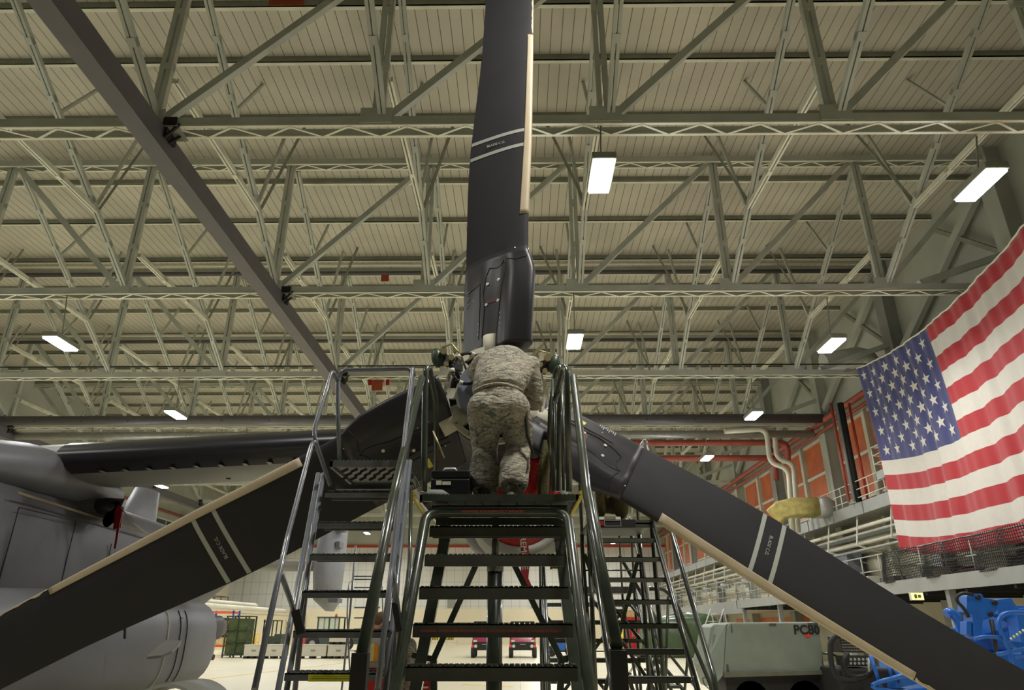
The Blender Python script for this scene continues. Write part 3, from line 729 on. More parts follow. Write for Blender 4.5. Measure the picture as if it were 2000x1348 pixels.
for i in range(18):
    t = 2 * PI * i / 18; MB().cyl((HX + .49 * math.cos(t), HY - .135, HZ + .49 * math.sin(t)), (HX + .49 * math.cos(t), HY - .115, HZ + .49 * math.sin(t)), .012, 8).build('ring_bolt', M_brass, hubp)
# green rimmed dampers on brackets at two o'clock and ten o'clock
for sx, (px, py), (qx, qy) in ((-1, (854, 699), (893, 712)), (1, (1083, 712), (1052, 718))):
    c = at(px, py, 6.5); q = at(qx, qy, 6.58)
    dp = MB()
    dp.ball(c, (.065, .05, .105), 16, 10, rot=Matrix.Rotation(R(12 * sx), 3, 'Y')); dp.build('rim_damper', M_green, hubp)
    b = MB(); d = (q - c).normalized()
    b.bar(c + d * .02, q + d * .1, .035, .12, (0, 0, 1)); b.bar(q + Vector((0, .02, .03)), q + Vector((sx * -.22, .06, -.16)), .05, .05)
    b.build('damper_arm', M_black, hubp)
    f_ = MB()
    for k, (dx, dz, r) in enumerate(((.02, .05, .035), (.1, -.02, .03), (.13, .06, .022), (.05, -.09, .026))):
        f_.cyl(c + Vector((-sx * (dx + .05), -.07, dz)), c + Vector((-sx * (dx + .05), .0, dz)), r, 12)
    f_.tube([c + Vector((-sx * .05, -.06, .09)), c + Vector((-sx * .15, -.08, .12)), c + Vector((-sx * .24, -.03, .02)), q + Vector((-sx * .1, -.03, -.08))], .012, 6)
    f_.build('hydraulic_fitting', M_brass, hubp)
    g = MB(); g.bar(q + Vector((0, .03, .04)), q + Vector((-sx * .1, .03, -.16)), .09, .03, (0, 1, 0)); g.build('link_plate', M_ring, hubp)

# blades ---------------------------------------------------------------------
# r, leading edge, trailing edge (seen widths in the disc plane), pitch (deg), thickness
BS = [(.58, .368, -.349, 46, .27), (.95, .393, -.356, 44, .27), (1.12, .404, -.354, 41, .27), (1.27, .413, -.353, 38, .25), (1.40, .385, -.350, 36, .20), (1.53, .345, -.346, 34, .15), (1.9, .352, -.342, 31, .125), (2.5, .380, -.337, 25, .10), (2.97, .402, -.316, 22, .09), (3.6, .418, -.255, 17, .08), (4.26, .433, -.190, 13, .07), (5.04, .445, -.155, 9, .062), (5.8, .440, -.14, 6, .055)]
TILT, CONE = .0544, .0272
def radial(a): return Vector((math.sin(a), -(CONE + TILT * math.cos(a)), math.cos(a)))
def bpar(r):
    if r <= BS[0][0]: return BS[0][1:]
    for a, b in zip(BS, BS[1:]):
        if r <= b[0]:
            f = (r - a[0]) / (b[0] - a[0]); return tuple(a[i] + (b[i] - a[i]) * f for i in range(1, 5))
    return BS[-1][1:]
def thick(c, r):                      # c: 0 trailing edge .. 1 leading edge
    x = 1 - c
    a = max(0, 1.4845 * math.sqrt(max(x, 0)) - .63 * x - 1.758 * x * x + 1.4215 * x ** 3 - .5180 * x ** 4)
    if r < 1.7:
        box = (max(0, 1 - abs(2 * c - 1) ** 3.2)) ** .5 * .5
        k = min(1, max(0, (1.7 - r) / .35)); k = k * k * (3 - 2 * k)
        hump = .5 * (math.exp(-((c - .78) / .13) ** 2) * .34 + math.exp(-((c - .42) / .17) ** 2) * .30 + .24) * min(1, (1 - abs(2 * c - 1) ** 8)) ** .5
        return a * (1 - k) + (hump * 1.7) * k
    return a
def bpt(ang, r, c, side=1, off=0.0):
    """point on blade skin; side +1 faces the camera"""
    le, te, p, t = bpar(r)
    rh = radial(ang); sh = Vector((math.cos(ang), 0, -math.sin(ang))); fh = Vector((0, -1, 0))
    pr = R(p); mid = (le + te) / 2; e = (c - .5) * (le - te) / math.cos(pr)
    cd = sh * math.cos(pr) + fh * math.sin(pr); nd = fh * math.cos(pr) - sh * math.sin(pr)
    return HUB + Vector((0, 0, 0)) + rh * r + sh * mid + cd * e + nd * (side * (t * thick(c, r) + off))
def bsec(ang, r, n=22, c0=0.0, c1=1.0, off=0.0):
    cs = [c0 + (c1 - c0) * (1 - math.cos(PI * i / n)) / 2 for i in range(n + 1)] if c0 == 0 and c1 == 1 else [c0 + (c1 - c0) * math.sin(PI / 2 * i / n) for i in range(n + 1)]
    return [bpt(ang, r, c, 1, off) for c in cs] + [bpt(ang, r, c, -1, off) for c in cs[::-1][1:-1 if (c0 == 0) else None]]
def fsec(ang, r, n=22, off=.006):
    k = min(1, max(0, 1 - (r - .58) / .5))
    cs = [(1 - math.cos(PI * i / n)) / 2 for i in range(n + 1)]
    return [bpt(ang, r - .13 * k * (c - .35), c, 1, off) for c in cs] + [bpt(ang, r - .13 * k * (c - .35), c, -1, off) for c in cs[::-1][1:-1]]
def patch(mb, ang, outline, off=.004, n=6, mi=0):
    """quad patch on the skin: outline (r0,r1,c0,c1)"""
    r0, r1, c0, c1 = outline
    vs = [bpt(ang, r0 + (r1 - r0) * i / n, c0 + (c1 - c0) * j / n, 1, off) for i in range(n + 1) for j in range(n + 1)]
    mb.add(vs, [(i * (n + 1) + j, (i + 1) * (n + 1) + j, (i + 1) * (n + 1) + j + 1, i * (n + 1) + j + 1) for i in range(n) for j in range(n)], mi, True)
def pline(mb, ang, pts, w=.005, off=.0075):
    P_ = []
    for (r0, c0), (r1, c1) in zip(pts, pts[1:]):
        for i in range(7): P_.append(bpt(ang, r0 + (r1 - r0) * i / 7, c0 + (c1 - c0) * i / 7, 1, off))
    P_.append(bpt(ang, pts[-1][0], pts[-1][1], 1, off)); mb.tube(P_, w, 5)
RR = [.515, .55, .60, .66, .75, .85, .98, 1.1, 1.2, 1.28, 1.35, 1.42, 1.49, 1.56, 1.68, 1.8, 2.0, 2.2, 2.45, 2.7, 3.0, 3.3, 3.65, 4.0, 4.4, 4.8, 5.1, 5.4, 5.8]
for bi, ang in enumerate((0, R(120), R(240))):
    rh = radial(ang)
    lab = ['upright blade', 'blade reaching down behind the dark stand', 'black blade crossing in front of the wing'][bi]
    bl_ = MB().loft([bsec(ang, r) for r in RR if r >= 1.3]).build('rotor_blade', M_blade, ac)
    fr_ = MB().loft([fsec(ang, r) for r in RR if r <= 1.56]).build('root_fairing', M_cuff, bl_)
    # erosion strip on the leading edge
    st_ = MB().loft([bsec(ang, r, 10, .90, 1.0, .006) for r in [1.96, 2.02] + [2.2 + .25 * i for i in range(9)] + [4.42, 4.46]]).build('erosion_strip', M_strip, bl_)
    rag = MB()
    rr = [4.47 + .04 * i for i in range(33)]
    rnd = random.Random(bi)
    rag.loft([bsec(ang, r, 6, .955 + .03 * rnd.random(), 1.0, .005) for r in rr]); rag.build('worn_strip_edge', M_strip, bl_)
    for r0 in (2.85, 3.05):
        g = MB(); patch(g, ang, (r0, r0 + .042, .012, .91), .003, 12); g.build('marking_band', M_mark, bl_)
    p = bpt(ang, 2.97, .45, 1, .006)
    le, te, pt, t = bpar(2.97); sh = Vector((math.cos(ang), 0, -math.sin(ang))); fh = Vector((0, -1, 0)); pr = R(pt)
    cd = sh * math.cos(pr) + fh * math.sin(pr); nd = (fh * math.cos(pr) - sh * math.sin(pr))
    yv = nd.cross(cd).normalized(); rot = Matrix((cd.normalized(), yv, nd.normalized())).transposed()
    text('BLADE C.G.', .045, p, rot, M_mark, bl_, ext=.0008)
    # access panels, gaps, fasteners
    g = MB()
    pline(g, ang, [(.62, .42), (.95, .44), (1.12, .40), (1.3, .42), (1.40, .46), (1.38, .55), (1.40, .62), (1.45, .68), (1.36, .70), (1.15, .64), (.95, .63), (.62, .60)])
    pline(g, ang, [(.62, .36), (1.0, .36), (1.26, .32), (1.22, .02)], .004)
    pline(g, ang, [(1.44, .72), (1.40, .85), (1.43, .97)], .005)
    g.build('panel_gap', M_line, fr_)
    g = MB(); patch(g, ang, (.985, 1.025, .46, .60), .011); g.build('hand_slot', mat('slot_red_brown', (90, 56, 50), .6), fr_)
    for (r, c) in ((.975, .46), (.99, .60), (1.21, .45), (1.235, .58)):
        g = MB(); pc = bpt(ang, r, c, 1, .0); nn = (bpt(ang, r, c, 1, .02) - pc).normalized(); g.cyl(pc, pc + nn * .014, .017, 12); g.build('fastener', M_bolt, fr_)
    g = MB()
    for (r, c) in [(.66 + .06 * i, .66 - .006 * i) for i in range(4)] + [(.68 + .06 * i, .34) for i in range(3)] + [(1.55, .86), (1.12, .2)]:
        pc = bpt(ang, r, c, 1, .0); nn = (bpt(ang, r, c, 1, .02) - pc).normalized(); g.cyl(pc, pc + nn * .011, .0065, 8)
    g.build('rivet', M_bolt, fr_)
    g = MB()
    for i in range(9):
        rr_ = 1.06 + .022 * i; patch(g, ang, (rr_, rr_ + .011, .04, .09 + .02 * ((i * 7) % 3)), .010, 1)
    g.build('stencil_text', mat('stencil_grey', (150, 150, 150), .6, var=0), fr_)
    if bi:
        g = MB(); patch(g, ang, (.88, .93, .18, .30), .012, 2); g.build('yellow_tape', mat('yellow_tape', (200, 196, 70), .5, var=.05), fr_)
    # cream spindle between hub and fairing
    g = MB(); b0 = HUB + rh * .3; g.tube([b0, HUB + rh * .5, HUB + rh * .64], [.12, .135, .135], 20); g.build('blade_spindle', M_ring, bl_)
# ------------------------------------------------------------------ maintenance stands
def tread(name, cx, y, z, w, d, t, m, parent, ridge=True):
    g = MB(); g.lim(cx - w / 2, cx + w / 2, y, y + .012, z - t, z); g.lim(cx - w / 2, cx + w / 2, y, y + d, z - .008, z)
    g.lim(cx - w / 2, cx + w / 2, y + d - .012, y + d, z - t * .8, z)
    if ridge:
        n = int(w / .033)
        for i in range(n):
            x = cx - w / 2 + (i + .5) * w / n
            for j in range(int(d / .05)):
                s = 1 if (i + j) % 2 else -1; yy = y + .022 + j * .05
                g.bar((x - .011, yy - .008 * s, z + .004), (x + .011, yy + .008 * s, z + .004), .007, .009)
    return g.build(name, m, parent)
# centre stand ---------------------------------------------------------------
cs = thing('maintenance_stand', 'dark green wheeled stair stand the bent person is standing on', 'stair stand', (-.17, 5, 0), 'stair stands around the rotor')
RISE = .23; k0 = at(968, 1028, 5.33)
Z1 = k0.z; CX = at(968, 1030, 5.33).x + 0.0
warn = mat('red_warning_print', (190, 58, 48), .6, var=0)
for i in range(10):
    z = Z1 - RISE * i
    if z < .05: break
    cx = CX + (at(960, 1313, 4.4).x - CX) * i / 4
    t = tread('tread', cx, 5.33 - .233 * i, z, 1.0, .22, .078, M_tread, cs, ridge=i < 6)
    if i == 3:
        text('WARNING: ASCEND AND DESCEND FACING THE STAIRS WHEN RED LINE ON BASE IS PRESENT', .0205, (cx - .01, 5.33 - .233 * i - .002, z - .04), (R(90), 0, 0), warn, t, ext=.0006)
PZ = at(970, 966, 5.27).z
g = MB(); x0, x1 = at(820, 966, 5.27).x, at(1130, 966, 5.27).x
g.lim(x0, x1, 5.27, 5.285, PZ - .05, PZ); g.lim(x0, x1, 6.38, 6.4, PZ - .06, PZ); g.lim(x0, x0 + .02, 5.27, 6.4, PZ - .06, PZ); g.lim(x1 - .02, x1, 5.27, 6.4, PZ - .06, PZ)
g.build('platform_frame', M_stand, cs)
g = MB()
yy = 5.30
while yy < 6.38:
    g.lim(x0 + .02, x1 - .02, yy, yy + .018, PZ - .03, PZ - .004); yy += .045
for i in range(9): x = x0 + .06 + (x1 - x0 - .12) * i / 8; g.lim(x - .006, x + .006, 5.29, 6.38, PZ - .03, PZ - .006)
i = 0; x = x0 + .02
while x < x1 - .03:
    g.lim(x, x + .012, 5.285, 5.33, PZ - .002, PZ + .007); x += .03
g.build('platform_grating', M_tread, cs)
# tubular stair frame: top bar bending into the two side rails
tl, tr_ = at(833, 1001, 5.32), at(1108, 1001, 5.32)
bl_, br_ = at(772, 1348, 4.3), at(1152, 1348, 4.3)
dl = (bl_ - tl) * (tl.z / (tl.z - bl_.z)); dr = (br_ - tr_) * (tr_.z / (tr_.z - br_.z))
g = MB(); g.tube([tl + dl * .985, tl, tr_, tr_ + dr * .985], .038, 14, fillet=.12); fr = g.build('stair_frame', M_stand, cs)
text('WARNING: PLATFORM LOCK ENGAGED', .026, (at(963, 1001, 5.28).x, 5.278, tl.z), (R(90), 0, 0), warn, fr, ext=.0006)
for s, (p, q) in enumerate(((at(868, 1060, 5.9), at(812, 1348, 5.5)), (at(1093, 1060, 5.9), at(1128, 1348, 5.5)))):
    q2 = p + (q - p) * (p.z / (p.z - q.z)) * .985
    g = MB(); g.bar((p.x, p.y, PZ - .06), p, .09, .07); g.bar(p, q2, .085, .07, (0, 1, 0)); g.build('rear_leg', M_stand, cs)
g = MB(); a, b = at(841, 1040, 5.75), at(1120, 1040, 5.75); g.lim(x0 + .08, x1 - .08, 5.7, 5.78, PZ - .17, PZ - .06); g.lim(x0 + .08, x1 - .08, 5.4, 5.44, PZ - .12, PZ - .06); g.build('cross_beam', M_stand, cs)
c = at(967, 1100, 5.85)
g = MB(); g.cyl((c.x, 5.85, .25), (c.x, 5.85, PZ - .5), .062, 20); g.cyl((c.x, 5.85, PZ - .5), (c.x, 5.85, PZ - .06), .03, 14); g.cyl((c.x, 5.85, PZ - .52), (c.x, 5.85, PZ - .4), .068, 20); g.build('lift_mast', M_stand, cs)
for s in (-1, 1):
    g = MB(); g.bar((c.x + .12 * s, 5.8, PZ - .4), at(847 if s < 0 else 1096, 1288, 5.6), .045, .03, (0, 1, 0)); g.build('diagonal_brace', M_stand, cs)
    e = at(847 if s < 0 else 1096, 1288, 5.6)
    g = MB(); g.bar(e, e + Vector((-.16 * s * -1, 0, .03)), .05, .04); g.bar(e, e + Vector((.02 * -s, 0, -.35)), .05, .04); g.build('brace_foot', M_stand, cs)
for p, dx in ((at(856, 1109, 5.88), .05), (at(1088, 1109, 5.88), -.05)):
    g = MB(); g.cyl(p, p + Vector((dx, -.05, 0)), .012, 8); g.box(p + Vector((dx, -.05, 0)), (.02, .02, .035)); g.build('wing_nut', M_brass, cs)
# base and casters
g = MB()
for s in (-1, 1): g.lim(c.x + s * .62 - .04, c.x + s * .62 + .04, 3.1, 6.6, .16, .24)
g.lim(c.x - .62, c.x + .62, 3.1, 3.18, .16, .24); g.lim(c.x - .62, c.x + .62, 6.5, 6.6, .16, .24); g.lim(c.x - .62, c.x + .62, 5.8, 5.9, .16, .26); g.build('base_frame', M_stand, cs)
for s in (-1, 1):
    for y in (3.3, 6.4): MB().tube([(c.x + s * .62 - .03, y, .08), (c.x + s * .62 + .03, y, .08)], .08, 14).build('caster_wheel', M_black, cs)
# hand rails (pixel, distance) pairs follow the photographed tubes
def rail(parent, pts, r, m, name='handrail', fillet=.05, n=10):
    return MB().tube([at(*p) for p in pts], r, n, fillet=fillet).build(name, m, parent)
rail(cs, [(828, 960, 5.32), (829, 880, 5.32), (831, 724, 5.32), (838, 716, 5.36), (851, 786, 5.7), (852, 958, 6.2)], .026, M_stand)
rail(cs, [(824, 738, 5.28), (770, 962, 4.45), (706, 1284, 3.32)], .03, M_stand)
g = MB(); p = at(704, 1290, 3.3); g.lim(p.x - .035, p.x + .035, p.y - .03, p.y + .03, p.z - .12, p.z + .03); g.build('rail_bracket', M_black, cs)
rail(cs, [(803, 960, 5.0), (800, 1100, 4.75), (768, 1348, 4.3)], .013, M_stand)
rail(cs, [(1112, 960, 5.32), (1107, 725, 5.32), (1101, 716, 5.36), (1081, 790, 5.7), (1080, 958, 6.2)], .026, M_stand)
rail(cs, [(1120, 736, 5.28), (1146, 960, 4.45), (1204, 1262, 3.32)], .03, M_stand)
g = MB(); p = at(1207, 1285, 3.3); g.lim(p.x - .035, p.x + .035, p.y - .03, p.y + .03, p.z - .17, p.z + .03); g.build('rail_bracket', M_black, cs)
rail(cs, [(1091, 960, 5.9), (1094, 716, 5.9), (1086, 722, 5.95), (1075, 800, 6.3), (1072, 900, 6.35)], .024, M_stand)
for px in (1079, 1097, 1110): rail(cs, [(px + 4, 958, 5.6), (px, 740, 5.6)], .014, M_stand, 'rail_post')
g = MB(); p = at(856, 880, 5.6); g.tube([at(846, 842, 5.6), at(868, 895, 5.6)], .008, 6); g.build('safety_chain', M_brass, cs)
for s, (px, py) in ((-1, (808, 968)), (1, (1135, 966))):
    g = MB(); p = at(px, py, 5.22); g.cyl(p + Vector((0, -.02, .012)), p + Vector((0, .02, .012)), .016, 12); g.cyl(p + Vector((0, -.02, -.022)), p + Vector((0, .02, -.022)), .016, 12); g.bar(p + Vector((0, .01, -.02)), p + Vector((-s * .09, .1, -.16)), .025, .012); g.build('yellow_latch', mat('latch_yellow', (190, 170, 70), .5), cs)

# slate stand on the left ----------------------------------------------------
ls = thing('maintenance_stand', 'slate grey stair stand with a yellow label on its lowest visible step', 'stair stand', (-1.2, 4.8, 0), 'stair stands around the rotor')
rowsL = [(960, 635, 790, 4.89), (1020, 620, 782, 4.78), (1083, 605, 776, 4.68), (1155, 590, 768, 4.57), (1232, 573, 761, 4.46), (1315, 556, 745, 4.35)]
for i, (py, xa, xb, Y) in enumerate(rowsL):
    a, b = at(xa, py, Y), at(xb, py, Y)
    t = tread('tread', (a.x + b.x) / 2, Y, a.z, b.x - a.x, .2, .04, M_treadg, ls)
    if i == 5:
        g = MB(); p, q = at(602, 1321, Y - .004), at(690, 1327, Y - .004); g.lim(p.x, q.x, Y - .006, Y - .002, q.z - .012, p.z + .008); lb = g.build('yellow_label', mat('label_yellow', (198, 196, 40), .5, var=.06), t)
        ln_ = MB()
        for zz in (p.z + .001, p.z - .012): ln_.lim(p.x + .02, q.x - .02, Y - .0075, Y - .006, zz - .002, zz + .001)
        ln_.build('fine_print', mat('print_olive', (120, 120, 20), .5, var=0), lb)
for i in range(6):
    z = at(600, 1315, 4.35).z - RISE * (i + 1); 
    if z < .1: break
    tread('tread', at(650, 1315, 4.35).x - .005 * i, 4.35 - .108 * (i + 1), z, .62, .2, .04, M_treadg, ls, ridge=False)
pz = at(645, 900, 5.0).z; xa, xb = at(645, 900, 5.0).x, at(790, 900, 5.0).x
g = MB(); g.lim(xa, xb, 5.0, 5.02, pz - .045, pz); g.lim(xa, xb, 5.02, 5.7, pz - .03, pz - .02); g.lim(xa, xa + .02, 5, 5.7, pz - .05, pz); g.lim(xb - .02, xb, 5, 5.7, pz - .05, pz); g.lim(xa, xb, 5.68, 5.7, pz - .05, pz)
x = xa
while x < xb: g.lim(x, x + .012, 5.0, 5.05, pz, pz + .006); x += .03
g.lim(xa + .03, xb, 5.1, 5.14, pz - .19, pz - .155)
g.build('platform', M_treadg, ls)
g = MB()
for i in range(8):
    for j in range(3):
        cx_, cz_ = xa + .1 + .07 * i + .03 * (j % 2), pz - .06 - .03 * j; g.bar((cx_ - .025, 5.06, cz_ - .012), (cx_ + .025, 5.06, cz_ + .012), .006, .02)
g.build('open_grille', M_tread, ls)
def drop(p, q, z=.1): return p + (q - p) * ((p.z - z) / (p.z - q.z))
for (a1, b1) in (((622, 925, 4.95), (543, 1348, 4.32)), ((632, 925, 5.05), (560, 1348, 4.42)), ((793, 900, 4.95), (738, 1348, 4.32)), ((801, 900, 5.05), (752, 1348, 4.45))):
    p = at(*a1); MB().tube([p, drop(p, at(*b1))], .017, 10).build('stringer', M_standg, ls)
rail(ls, [(663, 898, 5.05), (660, 800, 5.05), (660, 738, 5.05), (670, 723, 5.05), (800, 720, 5.05), (808, 735, 5.05), (797, 815, 5.0), (794, 900, 5.0)], .016, M_standg)
rail(ls, [(660, 745, 5.05), (649, 722, 4.98), (614, 838, 4.75), (616, 862, 4.72), (645, 948, 4.95)], .016, M_standg)
rail(ls, [(645, 948, 4.95), (616, 862, 4.72), (609, 868, 4.7), (560, 1055, 4.3), (497, 1348, 3.6)], .016, M_standg)
rail(ls, [(808, 735, 5.05), (806, 716, 5.0), (793, 830, 4.8), (765, 1108, 4.3), (737, 1348, 3.85)], .016, M_standg)
rail(ls, [(549, 1120, 4.2), (575, 1195, 4.45)], .016, M_standg, 'rail_strut')
g = MB(); p = at(582, 1210, 4.42); g.bar(p + Vector((-.02, 0, .05)), p + Vector((.03, 0, -.08)), .03, .05); g.build('rail_bracket', M_black, ls)
rail(ls, [(766, 1105, 4.3), (779, 1205, 4.45)], .016, M_standg, 'rail_strut')
g = MB(); p = at(776, 1205, 4.42); g.bar(p + Vector((-.02, 0, .08)), p + Vector((.02, 0, -.08)), .035, .05); g.build('rail_bracket', M_black, ls)
for px, Y in ((624, 5.6), (790, 5.6)):
    p = at(px, 905, Y); MB().tube([(p.x, Y, pz - .04), (p.x, Y, .1)], .02, 10).build('support_leg', M_standg, ls)
g = MB(); p = at(550, 1348, 4.3); g.lim(xa - .25, xa - .19, 3.4, 5.8, .08, .14); g.lim(xb + .1, xb + .16, 3.4, 5.8, .08, .14); g.lim(xa - .2, xb + .1, 5.6, 5.66, .08, .14); g.lim(xa - .2, xb + .1, 3.4, 3.46, .08, .14); g.build('base_frame', M_standg, ls)
for x in (xa - .22, xb + .13):
    for y in (3.6, 5.7): MB().tube([(x - .02, y, .05), (x + .02, y, .05)], .05, 12).build('caster_wheel', M_black, ls)

# far dark stand behind the falling blade --------------------------------------
def far_stand(label, cx, Y, pz, w, n, run, m, mt, rails=True, braces=True, name='maintenance_stand', tr=.022, pd=1.1):
    t = thing(name, label, 'stair stand', (cx, Y, 0), 'stair stands around the rotor')
    for i in range(n):
        z = pz - RISE * (i + 1)
        if z < .1: break
        tread('tread', cx, Y - run * (i + 1), z, w, .2, .05, mt, t, ridge=False)
    g = MB(); g.lim(cx - w / 2 - .04, cx + w / 2 + .04, Y, Y + pd, pz - .05, pz - .03); g.lim(cx - w / 2 - .04, cx + w / 2 + .04, Y, Y + .03, pz - .09, pz); g.build('platform', mt, t)
    for s in (-1, 1):
        x = cx + s * (w / 2 + .02)
        MB().tube([(x, Y, pz - .05), (x, Y - run * pz / RISE, .1)], tr, 8).build('stringer', m, t)
        MB().tube([(x, Y + pd - .1, .1), (x, Y + pd - .1, pz - .05)], tr, 8).build('support_leg', m, t)
        MB().tube([(x, Y + .05, .1), (x, Y + .05, pz - .05)], tr, 8).build('support_leg', m, t)
        if rails:
            MB().tube([(x, Y + pd - .1, pz - .03), (x, Y + pd - .1, pz + 1.0), (x, Y + .02, pz + 1.0), (x, Y + .02, pz - .03)], tr * .8, 8, fillet=.1).build('handrail', m, t)
            MB().tube([(x, Y, pz + .9), (x, Y - run * (pz - .3) / RISE, 1.2), (x, Y - run * (pz - .3) / RISE, .3)], tr * .9, 8, fillet=.1).build('handrail', m, t)
        if braces:
            MB().bar((x, Y + .05, .4), (x, Y + pd - .1, pz - .2), .04, .03).build('diagonal_brace', m, t)
    if braces:
        MB().bar((cx - w / 2, Y + pd - .1, .3), (cx + w / 2, Y + pd - .1, pz - .3), .05, .03, (0, 1, 0)).build('diagonal_brace', m, t)
        MB().bar((cx + w / 2, Y + pd - .14, .3), (cx - w / 2, Y + pd - .14, pz - .3), .05, .03, (0, 1, 0)).build('diagonal_brace', m, t)
        g = MB()
        for z in (pz - .5, pz - .9): g.tube([(cx - w / 2, Y + pd - .1, z), (cx + w / 2, Y + pd - .1, z)], .012, 6)
        g.build('cross_rod', m, t)
    g = MB(); yb = Y - run * pz / RISE
    for s in (-1, 1): g.lim(cx + s * (w / 2 + .02) - .03, cx + s * (w / 2 + .02) + .03, yb, Y + pd, .1, .16)
    g.lim(cx - w / 2, cx + w / 2, Y + pd - .12, Y + pd - .06, .1, .16); g.build('base_frame', m, t)
    for s in (-1, 1):
        for y in (yb + .1, Y + pd - .1): MB().tube([(cx + s * (w / 2 + .02) - .02, y, .05), (cx + s * (w / 2 + .02) + .02, y, .05)], .05, 10).build('caster_wheel', M_black, t)
    return t
p = at(1212, 1016, 8.4)
rs = far_stand('dark green stair stand below the falling blade, a crouching person on top', p.x, 8.4, p.z, .72, 9, .2, M_stand, M_tread, tr=.028)
p = at(1195, 1152, 10.2)
far_stand('low black stair stand standing behind the dark stand with the crouching person', at(1150, 1152, 10.6).x, 10.6, at(1150, 1146, 10.6).z, 1.3, 7, .22, M_stand, M_tread, name='low_work_stand', pd=1.4)
# stair with curved rail descending to the right
rt = thing('side_stair', 'dark stair with a curved handrail descending toward the grey generator', 'stair stand', at(1330, 1300, 9.6), 'stair stands around the rotor')
def rl2(pts, r=.022, name='handrail'): return MB().tube([at(*p) for p in pts], r, 8, fillet=.15).build(name, M_stand, rt)
rl2([(1268, 1150, 9.6), (1300, 1150, 9.6), (1322, 1180, 9.6), (1392, 1348, 9.6), (1400, 1368, 9.6)], .026)
rl2([(1305, 1165, 9.6), (1298, 1405, 9.6)], .018, 'rail_post')
rl2([(1318, 1180, 9.8), (1344, 1275, 9.8), (1330, 1430, 9.8)], .018, 'rail_post')
rl2([(1150, 1160, 9.7), (1240, 1290, 9.7), (1300, 1380, 9.7)], .024, 'stringer')
rl2([(1180, 1165, 9.9), (1366, 1385, 9.9)], .024, 'stringer')
rl2([(1230, 1180, 10.3), (1380, 1370, 10.3)], .02, 'stringer')
rl2([(1290, 1225, 9.7), (1230, 1120, 9.7), (1210, 1085, 9.7)], .024, 'diagonal_brace')
rl2([(1277, 1290, 9.7), (1330, 1380, 9.7)], .02, 'diagonal_brace')
rl2([(1290, 1240, 9.7), (1262, 1360, 9.7)], .02, 'support_leg')
for i in range(7):
    a = at(1200 + 22 * i, 1190 + 30 * i, 9.75); b = a + Vector((.0, .7, 0)); g = MB(); g.lim(a.x - .1, a.x + .12, a.y, a.y + .6, a.z - .03, a.z); g.build('tread', M_tread, rt)
# tall thin ladder stand far behind the slate stand
lt = thing('ladder_stand', 'slim tall ladder stand in the distance behind the slate stair', 'ladder', at(725, 1230, 13), 'stair stands around the rotor')
for px in (690, 742):
    p = at(px, 1120, 13); MB().tube([(p.x - .0, 13, at(px, 1066, 13).z), (p.x, 13, at(px, 1200, 13).z), (p.x + .0, 12.8, .05)], .018, 8).build('side_rail', M_standg, lt)
for py in (1126, 1132, 1148, 1167, 1187, 1207, 1229, 1250, 1272, 1295, 1320, 1345):
    a, b = at(692, py, 13), at(742, py, 13); MB().tube([a, b], .014, 6).build('rung', M_standg, lt)
MB().tube([at(683, 1310, 12), at(678, 1200, 12), at(681, 1140, 12.5), at(690, 1133, 12.9)], .013, 6, fillet=.1).build('handrail', M_standg, lt)
MB().tube([at(752, 1310, 12), at(748, 1200, 12), at(746, 1140, 12.5), at(742, 1133, 12.9)], .013, 6, fillet=.1).build('handrail', M_standg, lt)
g = MB(); a = at(680, 1340, 12); g.lim(a.x - .1, at(752, 1340, 12).x + .1, 11.9, 13.1, .06, .1); g.build('base_frame', M_standg, lt)
for dx in (-.05, .75): MB().tube([(a.x + dx, 12.0, .04), (a.x + dx + .03, 12.0, .04)], .045, 10).build('caster_wheel', M_black, lt)

# things on the platforms ---------------------------------------------------------
tb = thing('tool_case', 'black hard tool case with a silver handle on the platform beside the person', 'tool case', at(880, 958, 5.75), None)
g = MB(); a = at(843, 958, 5.7); b = at(918, 958, 5.7); z0 = PZ + .0; z1 = at(880, 922, 5.7).z
g.lim(a.x, b.x, 5.62, 5.98, z0, z1 - .07); g.lim(a.x, b.x, 5.62, 5.98, z1 - .065, z1); g.build('case_shell', mat('case_black', (22, 23, 24), .35), tb, bevel=.012)
c = at(879, 919, 5.64); g = MB(); g.tube([c + Vector((-.065, 0, -.02)), c + Vector((-.04, 0, .012)), c + Vector((.04, 0, .012)), c + Vector((.065, 0, -.02))], .012, 8); g.build('carry_handle', mat('silver_handle', (190, 186, 180), .4, metal=.2), tb)
g = MB(); p = at(857, 943, 5.615); g.lim(p.x - .022, p.x + .022, 5.614, 5.619, p.z - .018, p.z + .018); p = at(872, 944, 5.615); g.lim(p.x - .035, p.x + .035, 5.614, 5.619, p.z - .014, p.z + .014); g.build('paper_label', M_white, tb)
p = at(852, 956, 5.45); g = MB(); g.loft([[Vector((p.x + sx_ * .09 * k, 5.46 + .05 * sy_ * k, PZ + .008 + zz)) for sx_, sy_ in ((-1, -1), (-.3, -1.2), (.8, -.9), (1.1, 0), (.7, 1), (-.6, 1), (-1.1, .2))] for k, zz in ((1, 0), (1.05, .03), (.6, .06))])
solo(g, 'folded_rag', mat('grey_rag', (120, 126, 118), .8), 'crumpled grey rag lying on the platform edge before the tool case', 'rag', org=(p.x, 5.46, PZ))
p = at(1066, 935, 5.9); g = MB(); g.loft([[Vector((p.x + .05 * c_ * k - .03 * (1 - zz / .55), 5.95 + .04 * s_ * k, PZ + zz)) for c_, s_ in ((1, 0), (.5, .9), (-.6, .8), (-1, 0), (-.5, -.9), (.6, -.8))] for k, zz in ((.8, 0), (1, .2), (1.0, .38), (.6, .52), (.3, .6))], smooth=False)
